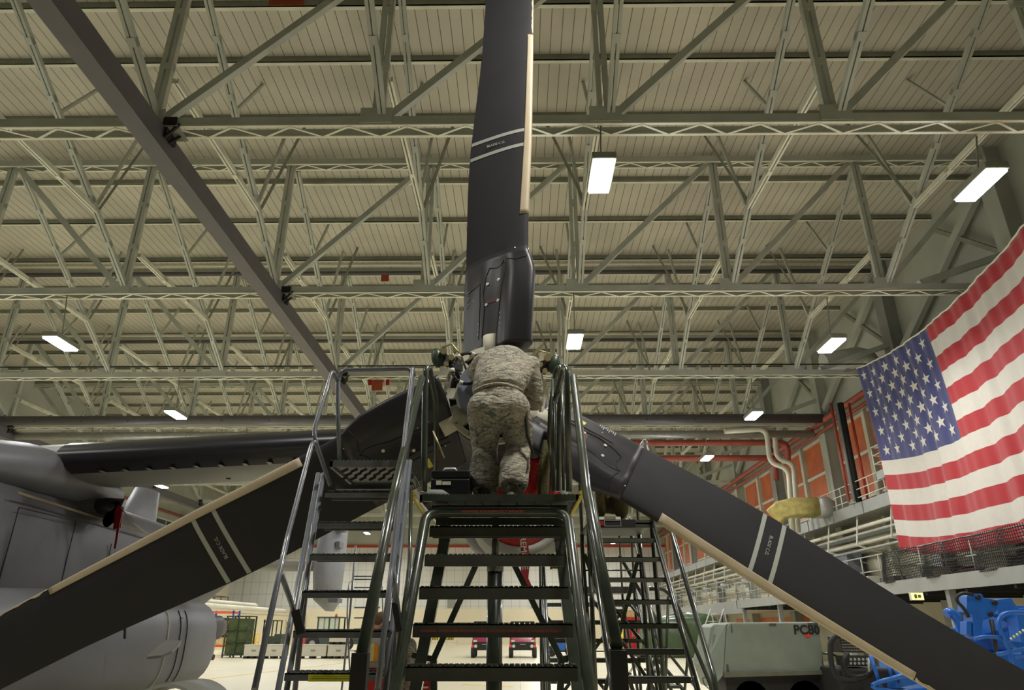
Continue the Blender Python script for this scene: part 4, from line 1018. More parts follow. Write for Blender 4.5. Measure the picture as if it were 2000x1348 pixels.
solo(g, 'canvas_strap_bag', mat('olive_canvas', (84, 80, 44), .85, bump=.4), 'narrow olive canvas bag hanging inside the green rails beside the red cover', 'bag', org=(p.x, 5.95, PZ))
# items on the dark far stand
p = at(1176, 1000, 8.5); q = rs.location
pz2 = at(1212, 1016, 8.4).z
for px, lab in ((1174, 'white plastic tray at the platform edge under the crouching person'), (1206, 'white plastic tray at the platform edge beside the black panel')):
    a = at(px, 1002, 8.5); g = MB(); g.loft([[Vector((a.x + sx_ * k, 8.5 + sy_ * k, zz)) for sx_, sy_ in ((-1, -1), (1, -1), (1, 1), (-1, 1))] for k, zz in ((.035, pz2), (.028, pz2 + .05))], smooth=False); solo(g, 'plastic_tray', M_white, lab, 'tray', 'white trays on the far stand', org=(a.x, 8.5, pz2))
g = MB(); a, b = at(1168, 1012, 8.38), at(1240, 1012, 8.38); g.lim(a.x, b.x, 8.35, 8.37, pz2 - .09, pz2 + .0); pl = g.build('sign_plate', M_black, rs)
g = MB(); g.lim(at(1171, 1010, 8.3).x, at(1179, 1010, 8.3).x, 8.34, 8.35, pz2 - .07, pz2 - .02); g.build('red_marking', M_redc, pl)
g = MB(); xa_, xb_ = at(1181, 1010, 8.3).x, at(1213, 1010, 8.3).x
for zz in (pz2 - .078, pz2 - .012): g.lim(xa_, xb_, 8.34, 8.35, zz - .002, zz + .002)
for xx in (xa_, xb_): g.lim(xx - .002, xx + .002, 8.34, 8.35, pz2 - .08, pz2 - .01)
g.build('label_border', M_mark, pl)

# ------------------------------------------------------------------ flag
fl_l = Vector((at(1673, 720, 26.9).x, 26.9, at(1673, 720, 26.9).z)); 
FW, FH = 15.3, 7.35
FR = Vector((12.35, 11.7, 11.5))
def flag_pt(u, v, off=0.0):
    """u along the fly from the canton corner, v down"""
    top = fl_l.lerp(FR, u); sag = 4 * u * (1 - u)
    top = Vector((top.x, top.y, fl_l.z + (FR.z - fl_l.z) * u - .85 * sag))
    h = FH * (1 - .07 * u) - .1 * math.sin(3.1 * u)
    sway = .34 * math.sin(PI * v) * (.4 + .6 * math.sin(u * 5 + .6)) + .5 * v * (1 - u) * .0
    fold = (.028 + .05 * v) * math.sin(u * 60 + 1.3 * math.sin(u * 23) + v * 2.2) + .018 * math.sin(u * 171 + 4 * v) * (1 - v * .5) + .05 * v * math.sin(u * 17 + v * 3)
    # the hoist corner drags the cloth: lower hem swings towards the fly
    n = Vector((-1, 0, 0))
    y = top.y - .55 * v - .25 * v * (1 - v) * (1 - u) 
    b = .05 * v * math.sin(u * 13)
    return Vector((top.x + sway * .5, y, top.z - h * v - b * .3)) + n * (fold + off)
flg = thing('national_flag', 'huge red, white and blue flag with stars hanging by the window wall', 'flag', fl_l)
M_fr = mat('flag_red', (160, 20, 30), .75, var=.05); M_fw = mat('flag_white', (198, 192, 182), .8, var=.03); M_fb = mat('flag_blue', (50, 52, 104), .75, var=.05)
for m_ in (M_fr, M_fw, M_fb):
    b_ = m_.node_tree.nodes['Principled BSDF']; b_.inputs['Sheen Weight'].default_value = .2; b_.inputs['Transmission Weight'].default_value = 0
NU, NV = 420, 39
g = MB(); vs = []; 
for i in range(NU + 1):
    for j in range(NV + 1): vs.append(flag_pt(i / NU, j / NV))
fs_ = []; ms = []
for i in range(NU):
    for j in range(NV):
        st_i = j // 3
        if i / NU < .4 and st_i < 7: mi = 2
        else: mi = st_i % 2
        fs_.append((i * (NV + 1) + j, i * (NV + 1) + j + 1, (i + 1) * (NV + 1) + j + 1, (i + 1) * (NV + 1) + j)); ms.append(mi)
g.v = [tuple(v) for v in vs]; g.f = fs_; g.m = ms; g.sm = [True] * len(fs_)
cl = g.build('cloth', [M_fr, M_fw, M_fb], flg, fix=False)
sol = cl.modifiers.new('solid', 'SOLIDIFY'); sol.thickness = .006
rowsn = 9
sn = 0
for r_ in range(9):
    nst = 6 if r_ % 2 == 0 else 5
    for k in range(nst):
        uc = .4 * ((k * 2 + (1 if r_ % 2 == 0 else 2)) / 12); vc = (7 / 13) * (r_ + 1) / 10
        g = MB(); R0 = .0616 * (7 / 13) / (7 / 13) * FH / 2 * 1.06; ptsl = []
        for a_ in range(10):
            t = PI / 2 + a_ * PI / 5; rr_ = R0 if a_ % 2 == 0 else R0 * .385
            ptsl.append((uc + rr_ * math.cos(t) / FW, vc - rr_ * math.sin(t) / FH))
        ctr = flag_pt(uc, vc, .012); ring = [flag_pt(u_, v_, .012) for u_, v_ in ptsl]
        back = [flag_pt(u_, v_, .004) for u_, v_ in ptsl]
        g.add([ctr] + ring + back, [(0, i + 1, (i + 1) % 10 + 1) for i in range(10)] + [(i + 1, i + 11, (i + 1) % 10 + 11, (i + 1) % 10 + 1) for i in range(10)])
        g.build('star', M_fw, flg)
g = MB(); g.tube([flag_pt(i / 60, 0) for i in range(61)], .03, 8); g.build('hoist_rope', M_white, flg)
solo(MB().tube([fl_l, Vector((fl_l.x - .6, 27.3, ZC + .1)), Vector((fl_l.x - 2.5, 27.35, ZC + .13))], .015, 6), 'hanging_rope', M_red, 'thin reddish rope tying the flag corner to the third truss', 'rope')
solo(MB().tube([FR, Vector((FR.x, 11.75, ZC))], .015, 6), 'hanging_rope', M_white, 'rope holding up the fly end of the flag at the nearest truss', 'rope')
# ------------------------------------------------------------------ people
def camo_mat():
    m = bpy.data.materials.new('tiger_camouflage'); m.use_nodes = True; nt = m.node_tree; b = nt.nodes['Principled BSDF']; b.inputs['Roughness'].default_value = .85
    tc = nt.nodes.new('ShaderNodeTexCoord'); mp = nt.nodes.new('ShaderNodeMapping'); mp.inputs['Scale'].default_value = (1, 1, 2.5); mp.inputs['Rotation'].default_value = (0, .22, 0)
    n = nt.nodes.new('ShaderNodeTexNoise'); n.inputs['Scale'].default_value = 8.5; n.inputs['Detail'].default_value = 3.5; n.inputs['Distortion'].default_value = 2.0; n.inputs['Roughness'].default_value = .62
    r = nt.nodes.new('ShaderNodeValToRGB'); r.color_ramp.interpolation = 'CONSTANT'
    e = r.color_ramp.elements; e[0].position = 0; e[0].color = rgb((88, 94, 92)); e[1].position = .40; e[1].color = rgb((126, 128, 116))
    for p, c in ((.47, (174, 163, 142)), (.53, (98, 102, 98)), (.57, (186, 175, 152)), (.64, (132, 130, 116))):
        k = e.new(p); k.color = rgb(c)
    nt.links.new(tc.outputs['Object'], mp.inputs['Vector']); nt.links.new(mp.outputs['Vector'], n.inputs['Vector']); nt.links.new(n.outputs['Fac'], r.inputs['Fac']); nt.links.new(r.outputs['Color'], b.inputs['Base Color'])
    n2 = nt.nodes.new('ShaderNodeTexNoise'); n2.inputs['Scale'].default_value = 7; n2.inputs['Detail'].default_value = 1.5; n2.inputs['Distortion'].default_value = 1.4
    bp = nt.nodes.new('ShaderNodeBump'); bp.inputs['Strength'].default_value = .6; bp.inputs['Distance'].default_value = .03
    nt.links.new(mp.outputs['Vector'], n2.inputs['Vector']); nt.links.new(n2.outputs['Fac'], bp.inputs['Height']); nt.links.new(bp.outputs['Normal'], b.inputs['Normal'])
    return m
M_camo = camo_mat()
M_skin = mat('skin', (196, 146, 120), .55, var=.04)
M_hair = mat('brown_hair', (92, 66, 46), .8, var=.2, scale=60)
M_hair2 = mat('dark_hair', (40, 28, 24), .8, var=.2, scale=60)
M_olive = mat('dark_olive_jacket', (50, 54, 40), .85, var=.15, scale=8, bump=.5, bscale=8)
M_boots = mat('sage_boots', (98, 92, 74), .8, var=.1)
ctex = bpy.data.textures.new('cloth_folds', 'CLOUDS'); ctex.noise_scale = .2; ctex.noise_depth = 2
def skinned(g, name, m, parent, vox=.014, folds=0.0, sm=4):
    o = g.build(name, m, parent, fix=False)
    r = o.modifiers.new('remesh', 'REMESH'); r.mode = 'VOXEL'; r.voxel_size = vox; r.use_smooth_shade = True
    s = o.modifiers.new('smooth', 'SMOOTH'); s.iterations = sm; s.factor = .5
    if folds:
        d = o.modifiers.new('folds', 'DISPLACE'); d.texture = ctex; d.strength = folds; d.mid_level = .5; d.texture_coords = 'LOCAL'
    return o
def V(*a): return Vector(a)
def spine(g, pts, rad, side):
    """torso: elliptical sections at pts with (half width, half depth)"""
    secs = []; N = len(pts)
    for i, p in enumerate(pts):
        t = (pts[min(i + 1, N - 1)] - pts[max(i - 1, 0)]).normalized(); s = (side - t * side.dot(t)).normalized(); f = t.cross(s)
        a, b = rad[i]; secs.append([p + s * (a * math.cos(w)) + f * (b * math.sin(w)) for w in [2 * PI * k / 24 for k in range(24)]])
    g.loft(secs); g.ball(pts[0], (rad[0][0] * .96, rad[0][1] * .96, .07)); g.ball(pts[-1], (rad[-1][0] * .95, rad[-1][1] * .95, .06))
def hand(g, w, d, palm, s=1, curl=.5, thumb=None):
    """w wrist, d finger direction, palm normal (curl side)"""
    d = d.normalized(); palm = (palm - d * palm.dot(d)).normalized(); side = d.cross(palm)
    pts = [w, w + d * .045, w + d * .09]
    secs = []
    for p, a, b in ((w - d * .01, .026, .02), (w + d * .03, .036, .017), (w + d * .075, .042, .014), (w + d * .092, .038, .011)):
        secs.append([p + side * (a * math.cos(k * PI / 6)) + palm * (b * math.sin(k * PI / 6)) for k in range(12)])
    g.loft(secs)
    for i, (o, L) in enumerate(((-.031, .062), (-.0105, .076), (.0105, .082), (.031, .074))):
        b = w + d * .086 + side * o; c = curl * (1 + .12 * i)
        p1 = b + (d * math.cos(c * .6) + palm * math.sin(c * .6)) * L * .42
        p2 = p1 + (d * math.cos(c * 1.6) + palm * math.sin(c * 1.6)) * L * .33
        p3 = p2 + (d * math.cos(c * 2.4) + palm * math.sin(c * 2.4)) * L * .25
        g.tube([b - d * .01, p1, p2, p3], [.0098, .0092, .0085, .0075], 8)
    ts = side * (1 if thumb is None else thumb)
    b = w + d * .03 + ts * .03
    g.tube([b, b + (d * .6 + ts * .7 + palm * .4) * .035, b + (d * .9 + ts * .6 + palm * .8) * .055], [.0125, .011, .009], 8)
def human(root, J, mj, mt, mh, mb, vox=.014, folds=.02, fat=1.0, legr=None, tor=None, slv=1.0):
    side = (J['sr'] - J['sl']).normalized()
    # continuous body under the clothes
    g = MB(); hd = J['head']; f = J['face'].normalized(); up = J['up'].normalized(); rt_ = f.cross(up).normalized()
    rot = Matrix((rt_, f, up)).transposed()
    g.ball(hd, (.075, .095, .115), 20, 14, rot=rot); g.ball(hd + f * .02 - up * .06, (.055, .07, .06), 16, 10, rot=rot)
    g.tube([J['neck'], hd - up * .06], [.058, .052], 12)
    g.tube([hd + f * .088 + up * .012, hd + f * .112 - up * .022, hd + f * .092 - up * .034], [.009, .015, .009], 8)     # nose
    g.tube([hd + f * .085 - up * .062 - rt_ * .022, hd + f * .092 - up * .062, hd + f * .085 - up * .062 + rt_ * .022], .006, 6)
    for s_ in (-1, 1): g.ball(hd + rt_ * (.076 * s_) - up * .01, (.012, .022, .032), 10, 8, rot=rot)
    side_ = side
    pm = (J['hl'] + J['hr']) / 2
    g.tube([pm, J['waist'], J['chest'], J['neck']], [.1, .1, .11, .06], 12)
    for a in 'lr':
        g.tube([J['s' + a], J['e' + a], J['w' + a]], [.045, .036, .026], 10); g.tube([J['chest'], J['s' + a]], [.07, .045], 10)
        g.tube([J['h' + a], J['k' + a], J['a' + a]], [.07, .05, .035], 10); g.tube([pm, J['h' + a]], [.09, .07], 10)
        hand(g, J['w' + a], J['d' + a], J['p' + a], thumb=1 if a == 'l' else -1)
    skinned(g, 'body', M_skin, root, .009, 0, 2)
    e = MB()
    for s_ in (-1, 1): e.ball(hd + f * .083 + rt_ * (.031 * s_) + up * .012, .011, 10, 8)
    e.build('eyes', mat('eye_dark', (40, 30, 26), .2, var=0), root)
    h = MB(); secs = []
    h.ball(hd + up * .028 - f * .018, (.083, .096, .108), 24, 14, rot=rot); o = h.build('hair', mh, root)
    bm = bmesh.new(); bm.from_mesh(o.data)
    bmesh.ops.delete(bm, geom=[v for v in bm.verts if (v.co - hd).dot(f) > .052 - max(0, (v.co - hd).dot(up) - .06) * 1.2 or (v.co - hd).dot(up) < -.055 + .25 * max(0, (v.co - hd).dot(f) + .02)], context='VERTS'); bm.to_mesh(o.data); bm.free()
    # trousers
    g = MB(); lr = legr or (.125, .1, .085, .075)
    spine(g, [pm - V(0, 0, .05), pm + (J['waist'] - pm) * .5, J['waist']], [(.185 * fat, .14 * fat), (.19 * fat, .15 * fat), (.165 * fat, .125 * fat)], side)
    for a in 'lr':
        H, K, A = J['h' + a], J['k' + a], J['a' + a]
        pts = [H, H.lerp(K, .35), H.lerp(K, .75), K, K.lerp(A, .18), K.lerp(A, .5), K.lerp(A, .8), A + V(0, 0, .03)]
        g.tube(pts, [lr[0], lr[0], lr[1] * 1.06, lr[1], lr[1] * .93, lr[2] * 1.1, lr[2] * 1.08, lr[3]], 16)
        g.ball(H, lr[0] * 1.05)
    skinned(g, 'trousers', mt, root, vox, folds)
    # jacket
    g = MB(); W, C, N_ = J['waist'], J['chest'], J['neck']; lo = W + (pm - W) * .28
    spine(g, [lo, W, W.lerp(C, .5), C, C.lerp(N_, .55), N_], tor or [(.19 * fat, .14 * fat), (.18 * fat, .135 * fat), (.2 * fat, .145 * fat), (.215 * fat, .15 * fat), (.17 * fat, .115 * fat), (.085, .08)], side)
    for a in 'lr':
        S, E, Wr = J['s' + a], J['e' + a], J['w' + a]
        g.tube([C.lerp(S, .5), S, S.lerp(E, .5), E, E.lerp(Wr, .45), Wr], [.1, .098 * fat, .082 * fat * slv, .074 * fat * slv, .064 * slv, .048], 14)
        g.ball(S, .098 * fat)
    skinned(g, 'jacket', mj, root, vox, folds)
    g = MB(); d = (hd - up * .05 - J['neck']).normalized(); g.tube([J['neck'] - d * .01, J['neck'] + d * .045], [.082, .07], 14, cap=False); c = g.build('collar', mj, root); so = c.modifiers.new('solid', 'SOLIDIFY'); so.thickness = .01
    for a in 'lr':
        A = J['a' + a]; fd = J.get('f' + a, J['face']); fd = V(fd.x, fd.y, 0).normalized(); sd = V(-fd.y, fd.x, 0); z0 = J['foot'] 
        g = MB(); secs = []
        for t, w, h0 in ((-.075, .03, .06), (-.05, .042, .1), (0, .045, .12), (.06, .045, .075), (.12, .05, .055), (.17, .042, .045), (.195, .02, .03)):
            c = V(A.x, A.y, z0) + fd * t; secs.append([c + sd * (w * math.cos(k * PI / 6)) + V(0, 0, h0 * .5 + h0 * .5 * math.sin(k * PI / 6)) for k in range(12)])
        g.loft(secs); g.tube([V(A.x, A.y, z0 + .06), V(A.x, A.y, z0 + .2)], [.05, .055], 12); g.build('boot', mb, root)

# the bent technician on the centre stand
pr_ = thing('person', 'person in tiger-striped camouflage bending over the rotor hub on the centre stand', 'person', (at(975, 958, 5.8).x, 5.8, PZ))
aL, aR = at(946, 945, 5.86), at(1000, 948, 5.72); aL.z = aR.z = PZ + .1
J = dict(al=aL, ar=aR, kl=at(947, 872, 5.98), kr=at(1013, 868, 5.92), hl=at(946, 796, 5.72), hr=at(1003, 796, 5.72),
         waist=at(974, 752, 5.80), chest=at(988, 712, 6.0), neck=at(995, 694, 6.2), sl=at(950, 706, 6.08), sr=at(1034, 716, 6.02),
         el=at(930, 728, 6.36), er=at(1042, 788, 6.1), wl=at(940, 735, 6.5), wr=at(1040, 752, 6.36),
         head=at(1000, 706, 6.40), face=V(0, .8, -.6), up=V(0, .55, .83), dl=V(.3, 1, .2), dr=V(-.3, 1, .3), pl=V(.6, 0, -1), pr=V(-.6, 0, -1), foot=PZ)
J['up'] = V(0, .6, .8); J['fl'] = V(-.1, 1, 0); J['fr'] = V(.25, 1, 0)
human(pr_, J, M_camo, M_camo, M_hair, M_boots, vox=.013, folds=.03, fat=1.08, legr=(.142, .122, .12, .108), tor=[(.235, .17), (.24, .175), (.26, .19), (.27, .19), (.2, .14), (.09, .085)], slv=1.22)
# belt line hem, side zip and back collar flap
g = MB(); wst = J['waist'] - V(0, 0, .065); g.tube([wst + V(.212 * math.cos(t), .162 * math.sin(t) - .03, .012 * math.sin(3 * t)) for t in [2 * PI * k / 40 for k in range(40)]], .012, 6, closed=True); g.build('jacket_hem', M_camo, pr_)
g = MB(); g.tube([at(1022, 775, 5.68), at(1027, 800, 5.66), at(1030, 850, 5.7), at(1042, 888, 5.74)], [.012, .018, .016, .012], 8); g.build('side_zip', mat('dark_zip', (58, 56, 48), .7), pr_)
g = MB(); g.tube([at(1032, 893, 5.74), at(1031, 915, 5.72), at(1014, 950, 5.68)], .007, 6); g.build('leg_strap', M_black, pr_)

def stand_person(root, x, y, ang, h=1.76, lean=.0):
    f = V(math.sin(ang), math.cos(ang), 0); r = V(f.y, -f.x, 0); c = V(x, y, 0); s = h / 1.76
    def P(fr, sd, z): return c + f * fr * s + r * sd * s + V(0, 0, z * s)
    return dict(al=P(0, -.12, .1), ar=P(0, .12, .1), kl=P(.03, -.11, .5), kr=P(.03, .11, .5), hl=P(-.02, -.09, .92), hr=P(-.02, .09, .92), waist=P(0, 0, 1.08),
                chest=P(.02 + lean * .5, 0, 1.32), neck=P(.04 + lean, 0, 1.49), sl=P(.02 + lean * .8, -.19, 1.41), sr=P(.02 + lean * .8, .19, 1.41),
                el=P(.06, -.27, 1.12), er=P(.06, .27, 1.12), wl=P(.27, -.16, 1.05), wr=P(.27, .16, 1.05), head=P(.09 + lean * 1.2, 0, 1.63),
                face=f + V(0, 0, -.45), up=V(0, 0, 1) + f * .4, dl=f + r * .3, dr=f - r * .3, pl=V(0, 0, -1), pr=V(0, 0, -1), foot=0, fl=f, fr=f)
q = at(722, 1230, 9.2)
p1 = thing('person', 'person with short brown hair in a dark olive jacket looking down behind the slate stand', 'person', (q.x, 9.2, 0))
human(p1, stand_person(p1, q.x, 9.2, R(62), 1.78, .04), M_olive, M_olive, M_hair, M_boots, vox=.018, folds=.02, fat=1.08)
q = at(786, 1240, 9.5)
p2 = thing('person', 'dark-haired person in camouflage standing behind the rail of the green stand', 'person', (q.x, 9.6, 0))
human(p2, stand_person(p2, q.x + .02, 9.6, R(-55), 1.72, .1), M_camo, M_camo, M_hair2, M_boots, vox=.018, folds=.02, fat=1.05)
# crouching person on the far stand
q = at(1186, 985, 8.9); zf = pz2
p3 = thing('person', 'person in olive clothes crouching on the far dark stand under the falling blade', 'person', (q.x, 8.95, zf))
c = V(q.x, 8.95, zf)
J = dict(al=c + V(-.12, -.1, .1), ar=c + V(.15, -.12, .1), kl=c + V(-.16, -.35, .42), kr=c + V(.18, -.38, .42), hl=c + V(-.08, .1, .3), hr=c + V(.1, .1, .3), waist=c + V(0, .08, .45), chest=c + V(0, -.08, .68), neck=c + V(0, -.2, .8),
         sl=c + V(-.19, -.12, .74), sr=c + V(.19, -.12, .74), el=c + V(-.26, -.3, .55), er=c + V(.27, -.3, .5), wl=c + V(-.1, -.42, .4), wr=c + V(.1, -.42, .36), head=c + V(0, -.3, .9), face=V(0, -1, -.5), up=V(0, -.45, .9),
         dl=V(.3, -1, -.2), dr=V(-.3, -1, -.2), pl=V(0, 0, -1), pr=V(0, 0, -1), foot=zf, fl=V(-.2, -1, 0), fr=V(.2, -1, 0))
human(p3, J, M_olive, mat('tan_trousers', (92, 82, 50), .85, bump=.4, bscale=8), M_hair2, M_boots, vox=.018, folds=.02)

# ------------------------------------------------------------------ things on the hangar floor
def fl_at(px, Y): return V(at(px, 1260, Y).x, Y, 0)
# red tool cabinets and the grey unit between the two people
def cabinet(px0, px1, pyt, Y, lab, dr=5):
    a, b = at(px0, pyt, Y), at(px1, pyt, Y); t = thing('tool_cabinet', lab, 'tool cabinet', ((a.x + b.x) / 2, Y + .25, 0), 'red tool cabinets behind the stands')
    g = MB(); g.lim(a.x, b.x, Y, Y + .5, .12, a.z); g.build('cabinet_body', M_redc2, t, bevel=.01)
    for i in range(dr):
        z0 = .16 + (a.z - .2) * i / dr; z1 = .16 + (a.z - .2) * (i + 1) / dr - .012
        d = MB().lim(a.x + .02, b.x - .02, Y - .012, Y, z0, z1).build('drawer', M_redc2, t); MB().lim(a.x + .02, b.x - .02, Y - .022, Y - .012, z1 - .03, z1 - .012).build('drawer_handle', M_white, d)
    for x in (a.x + .06, b.x - .06): MB().tube([(x - .02, Y + .1, .06), (x + .02, Y + .1, .06)], .06, 10).build('caster_wheel', M_black, t)
M_redc2 = mat('red_enamel', (168, 26, 22), .35, var=.08)
cabinet(703, 756, 1308, 8.5, 'red tool cabinet in front of the person in the olive jacket')
cabinet(819, 842, 1297, 8.7, 'narrow red tool chest seen behind the rail of the green stand', 6)
gu = thing('service_unit', 'upright pale grey unit with an orange sight tube standing before the two people', 'service unit', at(730, 1297, 8.62))
a, b = at(714, 1238, 8.6), at(746, 1297, 8.6); zc = at(730, 1308, 8.5).z
g = MB(); g.lim(a.x, b.x, 8.6, 8.78, zc + .004, a.z); g.build('casing', mat('unit_grey', (168, 166, 156), .5), gu, bevel=.008)
g = MB(); c0, c1 = at(731, 1260, 8.59), at(737, 1292, 8.59); g.lim(c0.x, c1.x, 8.59, 8.6, c1.z, c0.z); g.build('orange_sight_tube', mat('orange_tube', (226, 150, 30), .4), gu)
g = MB(); c0, c1 = at(725, 1257, 8.59), at(730, 1292, 8.59); g.lim(c0.x, c1.x, 8.592, 8.6, c1.z, c0.z); g.build('yellowed_label', mat('yellowed', (214, 200, 140), .6), gu)

# pale grey equipment crates in a row
crs = []
def crate(pa, pb, z0, lab, Y=42):
    a, b = at(pa, 1260, Y).x, at(pb, 1260, Y).x
    t = thing('equipment_crate', lab, 'crate', ((a + b) / 2, Y + .4, z0), 'pale grey equipment crates')
    MB().lim(a, b, Y, Y + .9, z0 + .12, z0 + .68).build('crate_body', mat('crate_grey', (188, 184, 168), .55, var=.04), t, bevel=.02)
    MB().lim(a - .02, b + .02, Y - .02, Y + .92, z0 + .66, z0 + .72).build('crate_lid', mat('crate_grey', (188, 184, 168)), t)
    m = (a + b) / 2 + .1; g = MB(); g.lim(m - .14, m + .14, Y - .02, Y, z0 + .42, z0 + .46); g.lim(m - .12, m + .12, Y - .015, Y, z0 + .36, z0 + .42); g.build('catch', M_steeld, t)
    for f_ in (.1, .5, .9): MB().lim(a + (b - a) * f_ - .1, a + (b - a) * f_ + .1, Y + .05, Y + .85, z0, z0 + .12).build('foot_block', M_dark, t)
crate(478, 509, 0, 'pale grey crate at the end of the row nearest the green cage')
crate(510, 556, 0, 'long pale grey crate, second in the row from the green cage')
crate(580, 638, 0, 'long pale grey crate with stencilled end, before the tow tractor')
crate(641, 676, 0, 'pale grey crate on the floor carrying another crate')
crate(642, 675, .73, 'pale grey crate stacked on top of the last crate in the row')
# green cage container
a, b = at(437, 1260, 43).x, at(480, 1260, 43).x
t = thing('cage_container', 'tall dark green cage container beside the blue and orange rack', 'container', ((a + b) / 2, 43.5, 0)); mg = mat('cage_green', (50, 66, 42), .6, var=.2, scale=3)
g = MB()
for x in (a, (a + b) / 2, b):
    for y in (43, 44.2): g.lim(x - .04, x + .04, y - .04, y + .04, 0, 2.25)
for z in (.15, .85, 1.5, 2.22):
    g.lim(a, b, 42.96, 43.04, z - .03, z + .03); g.lim(a, b, 44.16, 44.24, z - .03, z + .03); g.lim(b - .04, b + .04, 43, 44.2, z - .03, z + .03); g.lim(a - .04, a + .04, 43, 44.2, z - .03, z + .03)
g.build('cage_frame', mg, t)
g = MB(); g.lim(a + .05, b - .05, 43.1, 44.1, .2, 2.1); g.build('netted_load', mat('load_green', (74, 84, 50), .9, var=.35, scale=2.5), t)
# pallet rack
t = thing('pallet_rack', 'blue and orange pallet rack partly hidden by the fuselage', 'rack', fl_at(425, 46))
x1 = at(447, 1260, 46).x; x0_ = at(398, 1260, 46).x
for x in (x0_, x1 - 0.05):
    g = MB(); g.lim(x, x + .09, 46, 46.09, 0, 2.6); g.lim(x, x + .09, 47, 47.09, 0, 2.6)
    for z in (.4, 1.2, 2): g.bar((x + .04, 46.05, z), (x + .04, 47.05, z + .5), .04, .04)
    g.build('upright', mat('rack_blue', (40, 74, 160), .5), t)
for z in (.55, 1.25, 1.95, 2.5):
    g = MB(); g.lim(x0_, x1, 46.0, 46.06, z - .06, z + .06); g.lim(x0_, x1, 47.0, 47.06, z - .06, z + .06); g.build('rack_beam', mat('rack_orange', (216, 84, 44), .5), t)
for i, (z, lab) in enumerate(((.62, 'pale wooden boxes on the lowest shelf of the pallet rack'), (1.32, 'dark bundle on the middle shelf of the pallet rack'))):
    solo(MB().lim(x1 - 1.3, x1 - .15, 46.1, 46.9, z, z + .42), 'rack_load', mat('wood_pale', (206, 180, 132), .7) if i == 0 else M_dark, lab, 'box', org=(x1 - .7, 46.5, z))
solo(MB().tube([(at(396, 1282, 40).x, 40, .15), (at(418, 1282, 40).x, 40, .15)], .14, 12), 'rubber_roll', M_black, 'dark low roll lying on the floor by the sponson', 'roll')

# office block along the far left
OX = at(520, 1240, 68).x
ob = thing('office_block', 'low cream office block with a grey door along the far side', 'building', (OX - 4, 66, 0))
MB().lim(OX - 7, OX, 49, 79.5, 0, 2.75, 0).build('office_wall', M_cream, ob)
MB().lim(OX - 7.1, OX + .15, 48.9, 79.5, 2.75, 2.95).build('office_roof', M_white, ob)
d = MB().lim(OX, OX + .04, 73.2, 74.8, 0, 2.15).build('office_door', M_grey, ob)
MB().lim(OX + .04, OX + .05, 73.2, 74.8, 1.7, 1.85).build('yellow_stripe', mat('door_yellow', (214, 180, 40), .5), d)
MB().lim(OX, OX + .08, 73.05, 73.2, 0, 2.3).lim(OX, OX + .08, 74.8, 74.95, 0, 2.3).build('door_frame', M_white, ob)
MB().lim(OX, OX + .06, 57.5, 60, .6, 2.3).build('dark_opening', M_dark, ob)
for i, z in enumerate((3.15, 3.5)):
    solo(MB().tube([(OX - .5 - i * .8, 49.5, z), (OX - .5 - i * .8, 74 - 6 * i, z), (OX - .5 - i * .8, 74 - 6 * i, 2.96)], .2, 10, fillet=.4), 'insulated_pipe', M_white, ['pale insulated pipe on the front edge of the office roof', 'pale insulated pipe farther back on the office roof'][i], 'pipe', 'pipes on the office roof')
t = thing('roof_railing', 'dark railing enclosing stored gear on the office roof', 'railing', (OX - 3, 58, 2.95))
g = MB(); railing(g, (OX - 1.6, 50, 2.96), (OX - 1.6, 62, 2.96), n=8, r=.03); railing(g, (OX - 1.6, 62, 2.96), (OX - 5, 62, 2.96), n=3, r=.03); g.build('rail_frame', M_dark, t)
for i, (y, h, c, lab) in enumerate(((51.5, 1.1, M_dark, 'black stored gear on the office roof nearest the tail'), (54, 1.6, mat('brown_stack', (110, 84, 66), .8), 'brown stacked panels on the office roof'), (57, 1.9, mat('rust_stack', (128, 80, 62), .8), 'rust-coloured stacked gear on the office roof'), (60, .7, mat('wood_pale', (206, 180, 132)), 'pale wooden box at the end of the office roof'))):
    g = MB(); g.lim(OX - 3.6, OX - 2.2, y, y + 1.6, 2.96, 2.96 + h); g.lim(OX - 3.4, OX - 2.6, y + .2, y + .8, 2.96 + h, 3.2 + h); solo(g, 'stored_gear', c, lab, 'stored gear', org=(OX - 2.9, y + .8, 2.96))
# yellow barrier and small green forklift before the office
t = thing('yellow_guard_rail', 'yellow guard rail standing before the office wall', 'guard rail', fl_at(492, 57))
g = MB(); p, q = fl_at(481, 57), fl_at(504, 57)
railing(g, p, q, h=1.15, n=4, r=.045, mid=1); g.build('rail_frame', mat('guard_yellow', (226, 180, 50), .5), t)
t = thing('small_forklift', 'small dark green forklift parked beside the office door', 'forklift', fl_at(528, 58))
p = fl_at(528, 58)
g = MB(); g.lim(p.x - .55, p.x + .75, 58, 59.3, .25, 1.0); g.lim(p.x + .2, p.x + .8, 58, 59.3, .9, 1.15); g.build('chassis', mat('forklift_green', (44, 58, 44), .5), t, bevel=.05)
g = MB()
for x in (p.x - .4, p.x + .3):
    for y in (58.05, 59.2): g.lim(x - .04, x + .04, y, y + .08, 1, 2.1)
g.lim(p.x - .48, p.x + .38, 58, 59.3, 2.08, 2.15); g.build('cab_frame', mat('forklift_green', (44, 58, 44)), t)
g = MB(); g.lim(p.x - .8, p.x - .72, 58.2, 58.3, .1, 2.2); g.lim(p.x - .8, p.x - .72, 59, 59.1, .1, 2.2); g.lim(p.x - .82, p.x - .7, 58.2, 59.1, 2, 2.1); g.build('mast', M_dark, t)
for dx in (-.4, .5): MB().tube([(p.x + dx, 57.95, .28), (p.x + dx, 58.2, .28)], .28, 14).build('wheel', M_black, t)
